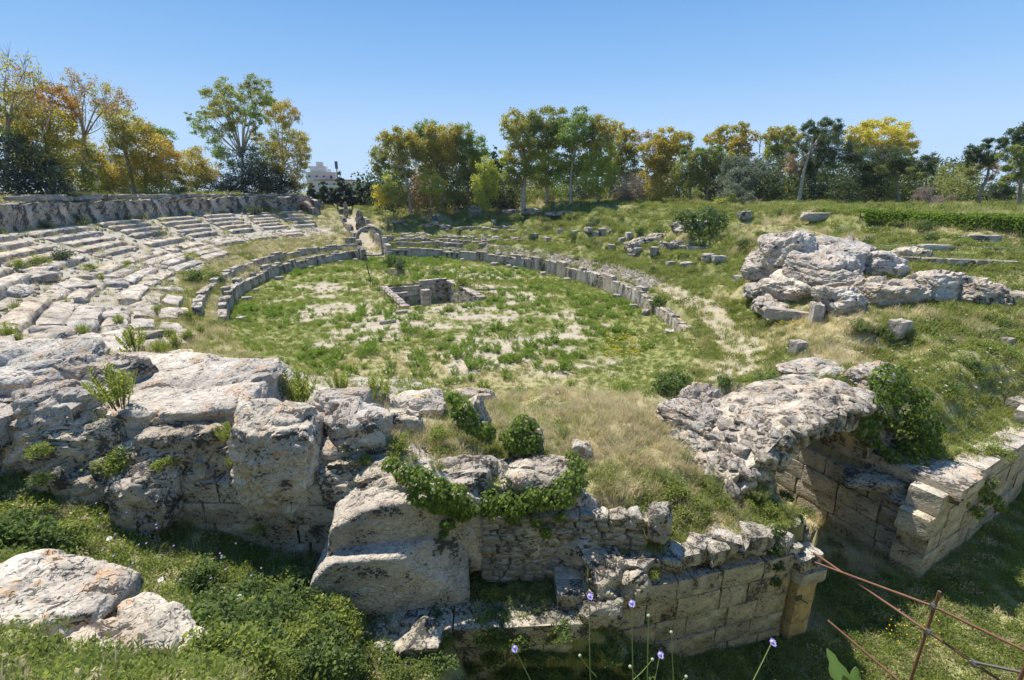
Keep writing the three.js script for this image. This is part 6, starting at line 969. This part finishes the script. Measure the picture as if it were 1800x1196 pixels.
// ---------------------------------------------------------------- flowers and small foreground plants
{
  const petal = c => new THREE.MeshStandardMaterial({ color: col(...c), roughness: .8, side: THREE.DoubleSide }), lilac = petal([.46, .40, .72]), white = petal([.72, .70, .62]), yellow = petal([.75, .55, .03]), stemM = petal([.20, .25, .07]), budM = petal([.34, .36, .22]), red = petal([.5, .08, .03]);
  const headGeo = (r, n, R, cup, rings = 2) => { const L = new Leaves(), d = V(0, 0, 0), s = V(0, 0, 0); for (let q = 0; q < rings; q++) for (let i = 0; i < n; i++) { const a = i / n * 6.283 + q * .3, k = 1 - q * .4; d.set(Math.cos(a), cup + q * .35 + (r() - .5) * .2, Math.sin(a)).normalize(); s.set(-Math.sin(a), 0, Math.cos(a)); L.add(V(Math.cos(a) * R * .15, 0, Math.sin(a) * R * .15), d, s, R * k * (.85 + r() * .3), R * .2, [1, 1, 1], .1); } const g = L.geo(); g.deleteAttribute('color'); return g; };
  const r = rng(5150), sc = headGeo(r, 16, .018, .5, 3), bud = new THREE.IcosahedronGeometry(.008, 2), umb = headGeo(r, 24, .05, .3, 3);
  // tall scabious stalks in front of the camera
  [[1036, 1049, 1.9, 0, 'topmost'], [1110, 1061, 1.85, 0, 'small half-open'], [905, 1140, 1.8, 0, 'large pale'], [1357, 1130, 1.7, 0, 'rightmost and largest'], [1140, 1083, 1.8, 1, ''], [1180, 1112, 1.9, 1, ''], [1160, 1152, 1.8, 0, 'lowest']].forEach(([px, py, F, isBud, w], i) => {
    const p = at(px, py, F), foot = at(mix(px, 1140, .35), 1330, F - .12), g = thing(isBud ? 'seed_stalk' : 'scabious_flower', isBud ? 'green seed head on a thin stalk at the bottom centre' : `${w} lilac scabious flower on a thin stalk at the bottom edge`, 'flower', foot, isBud ? 'seed stalks at the bottom edge' : undefined);
    foot.y = Math.max(foot.y - .3, H(foot.x, -foot.z)); g.position.copy(foot); const t = p.clone().sub(foot);
    part('stalk', tubeGeo([V(0, -.05, 0), t.clone().multiplyScalar(.5).add(V(.04 * (i % 3 - 1), .05, 0)), t], .0035, .0022, 5, 4), stemM, g);
    const h = part(isBud ? 'seed_head' : 'flower_head', isBud ? bud : sc, isBud ? budM : lilac, g); h.position.copy(t); h.rotation.set(.5 + .2 * (i % 3), 0, .3 * (i % 3 - 1)); if (!isBud) { const c = part('centre', bud, petal([.5, .42, .66]), g); c.position.copy(t).add(V(0, .005, 0)); }
    const b1 = t.clone().multiplyScalar(.62), e1 = b1.clone().add(V((i % 2 ? .09 : -.09), .14, 0)); part('side_stalk', tubeGeo([b1, b1.clone().lerp(e1, .5).add(V(0, -.01, 0)), e1], .0025, .002, 4, 3), stemM, g); const sb = part('seed_head', bud, budM, g); sb.position.copy(e1);
  });
  // scattered lilac heads and white umbels over the bottom-left tangle
  const flower = (name, label, geo, mat, p, h, grp) => { const g = thing(name, label, 'flower', p, grp); part('stalk', tubeGeo([V(0, -.3, 0), V(.03, h * .5, .02), V(.02, h, 0)], .005, .003, 4, 2), stemM, g); const q = part('flower_head', geo, mat, g); q.position.set(.02, h, 0); q.rotation.set(.35, p.x * 9, 0); };
  for (let i = 0; i < 42; i++) { const px = 180 + r() * 310, py = 915 + r() * 170, p = onGround(px, py); flower('lilac_flower', 'small lilac flower over the bottom-left brambles', sc, lilac, p, .5 + r() * .3, 'lilac flowers over the brambles'); }
  [[70, 965], [95, 985], [130, 1020], [150, 1048], [180, 975], [125, 1010], [100, 1105], [118, 1145], [255, 1045], [265, 1050], [425, 1030], [200, 925], [28, 1100], [290, 1000], [60, 1010], [170, 990]].forEach(([px, py]) => flower('white_umbel', 'flat white umbel flower over the bottom-left brambles', umb, white, onGround(px, py + 55), .45, 'white umbels over the brambles'));
  for (let i = 0; i < 22; i++) flower('yellow_daisy', 'yellow daisy on the sunlit trench floor by the scaffold', sc, yellow, onGround(1545 + r() * 100, 1115 + r() * 50), .35 + r() * .2, 'yellow daisies by the scaffold');
  for (let i = 0; i < 10; i++) flower('yellow_daisy', 'yellow daisy in the cleft beside the stepped outcrop', sc, yellow, at(575 + r() * 60, 790 + r() * 110, 9.7), .2, 'yellow daisies in the cleft');
  // white and yellow specks of the meadows
  const wl = [], yl = []; const put1 = (arr, px, py, s, c) => { const p = onGround(px, py); arr.push({ x: p.x, y: p.y + .35 * s, z: p.z, ry: r() * 6, rx: .3, s, c }); };
  for (let i = 0; i < 190; i++) put1(wl, 560 + r() * 420, 600 + r() * 110, (.5 + r() * .5), [.72, .7, .62]); for (let i = 0; i < 340; i++) put1(wl, 1000 + r() * 800, 400 + r() * 300, (.55 + r() * .5), [.72, .7, .62]); for (let i = 0; i < 420; i++) { const th = mix(-60, -112, r()) * Math.PI / 180, [x, F] = onEll(1.0 + r() * .12, th); wl.push({ x, y: H(x, F) + .5 + r() * .5, z: -F, ry: r() * 6, rx: .3, s: 1.0 + r() * .9, c: [.7, .68, .6] }); } for (let i = 0; i < 300; i++) put1(wl, 1450 + r() * 350, 395 + r() * 60, (.6 + r() * .6), [.7, .68, .6]);
  for (let i = 0; i < 90; i++) put1(yl, 1060 + r() * 60, 600 + r() * 40, 1.2 + r(), [.7, .55, .04]); for (let i = 0; i < 60; i++) put1(yl, 700 + r() * 500, 480 + r() * 180, 1.1 + r(), [.6, .5, .05]); for (let i = 0; i < 40; i++) put1(yl, 1360 + r() * 60, 575 + r() * 10, 1.1, [.7, .55, .04]);
  scatter('white_meadow_flowers', 'tiny white umbels scattered through the meadow', umb, wl); scatter('yellow_meadow_flowers', 'tiny yellow flowers scattered over the arena', sc.clone().scale(2.2, 2.2, 2.2), yl);
  // gravel of the right-hand walk and rubble crumbs
  const gl = []; for (let i = 0; i < 3400; i++) { const th = mix(30, 112, r()) * Math.PI / 180, k = .045 + r() * .09, [x, F] = onEll(k, th), j = .8 + r() * .4; gl.push({ x, y: H(x, F) + .02, z: -F, ry: r() * 6, rx: r(), s: .14 + r() * r() * .55, sy: .5, c: [j, j, j] }); } for (let i = 0; i < 1500; i++) { const th = mix(-14, -128, r()) * Math.PI / 180, k = .2 + r() * .72, [x, F] = onEll(k, th), j = .8 + r() * .4; gl.push({ x, y: H(x, F) + .05, z: -F, ry: r() * 6, rx: r(), s: .15 + r() * r() * .6, sy: .6, c: [j, j, j] }); } for (let i = 0; i < 700; i++) { const a = (r() * 2 - 1) * 30, b = (r() * 2 - 1) * 18, [x, F] = toXF(a, b), c = cover(x, F); if (c.k > 0 || c.bare < .4) continue; gl.push({ x, y: H(x, F), z: -F, ry: r() * 6, rx: r(), s: .08 + r() * r() * .35, sy: .5, c: [1, 1, 1] }); }
  scatter('gravel', 'loose grey stones on the walk and between the seats', STONES[3], gl, M.grey);
  // broad fig-like leaves at the bottom edge
  const fig = thing('broad_leaf_plant', 'large folded light green leaves at the bottom edge', 'plant', at(1490, 1215, 2.6)); const base = fig.position.clone();
  [[[1490, 1225], [1450, 1128], .055], [[1492, 1225], [1500, 1160], .05], [[1495, 1230], [1478, 1175], .04]].forEach(([a, b, w]) => { const A = at(a[0], a[1], 2.6).sub(base), B = at(b[0], b[1], 2.62).sub(base), L = new Leaves(), d = B.clone().sub(A), len = d.length(); d.normalize(); const s = V(1, .25, .3).cross(d).cross(d).normalize(); const n = 7; const p = [], idx = [], cl = []; for (let i = 0; i <= n; i++) { const t = i / n, ww = w * Math.sin(Math.PI * Math.min(1, t * .92 + .08)) * (1 + .25 * Math.sin(t * 16)), m = A.clone().addScaledVector(d, len * t).add(V(0, -.03 * t * t, .03 * t)); for (const k of [-1, 0, 1]) { p.push(m.x + s.x * ww * k, m.y + s.y * ww * k + (k ? .012 : 0), m.z + s.z * ww * k + (k ? .01 : 0)); const j = k ? 1 : 1.25; cl.push(.12 * j, .2 * j, .055 * j); } } for (let i = 0; i < n; i++) for (let k = 0; k < 2; k++) { const q = i * 3 + k; idx.push(q, q + 1, q + 3, q + 1, q + 4, q + 3); } const g = new THREE.BufferGeometry(); g.setAttribute('position', new THREE.Float32BufferAttribute(p, 3)); g.setAttribute('color', new THREE.Float32BufferAttribute(cl, 3)); g.setIndex(idx); g.computeVertexNormals(); part('leaf', g, M.leaf, fig); });
  const ft = fig.position, hg = H(ft.x, -ft.z); part('stalk', cyl(V(0, hg - ft.y - .1, 0), V(.0, .02, 0), .008), stemM, fig);
}
renderer.render(scene, camera);
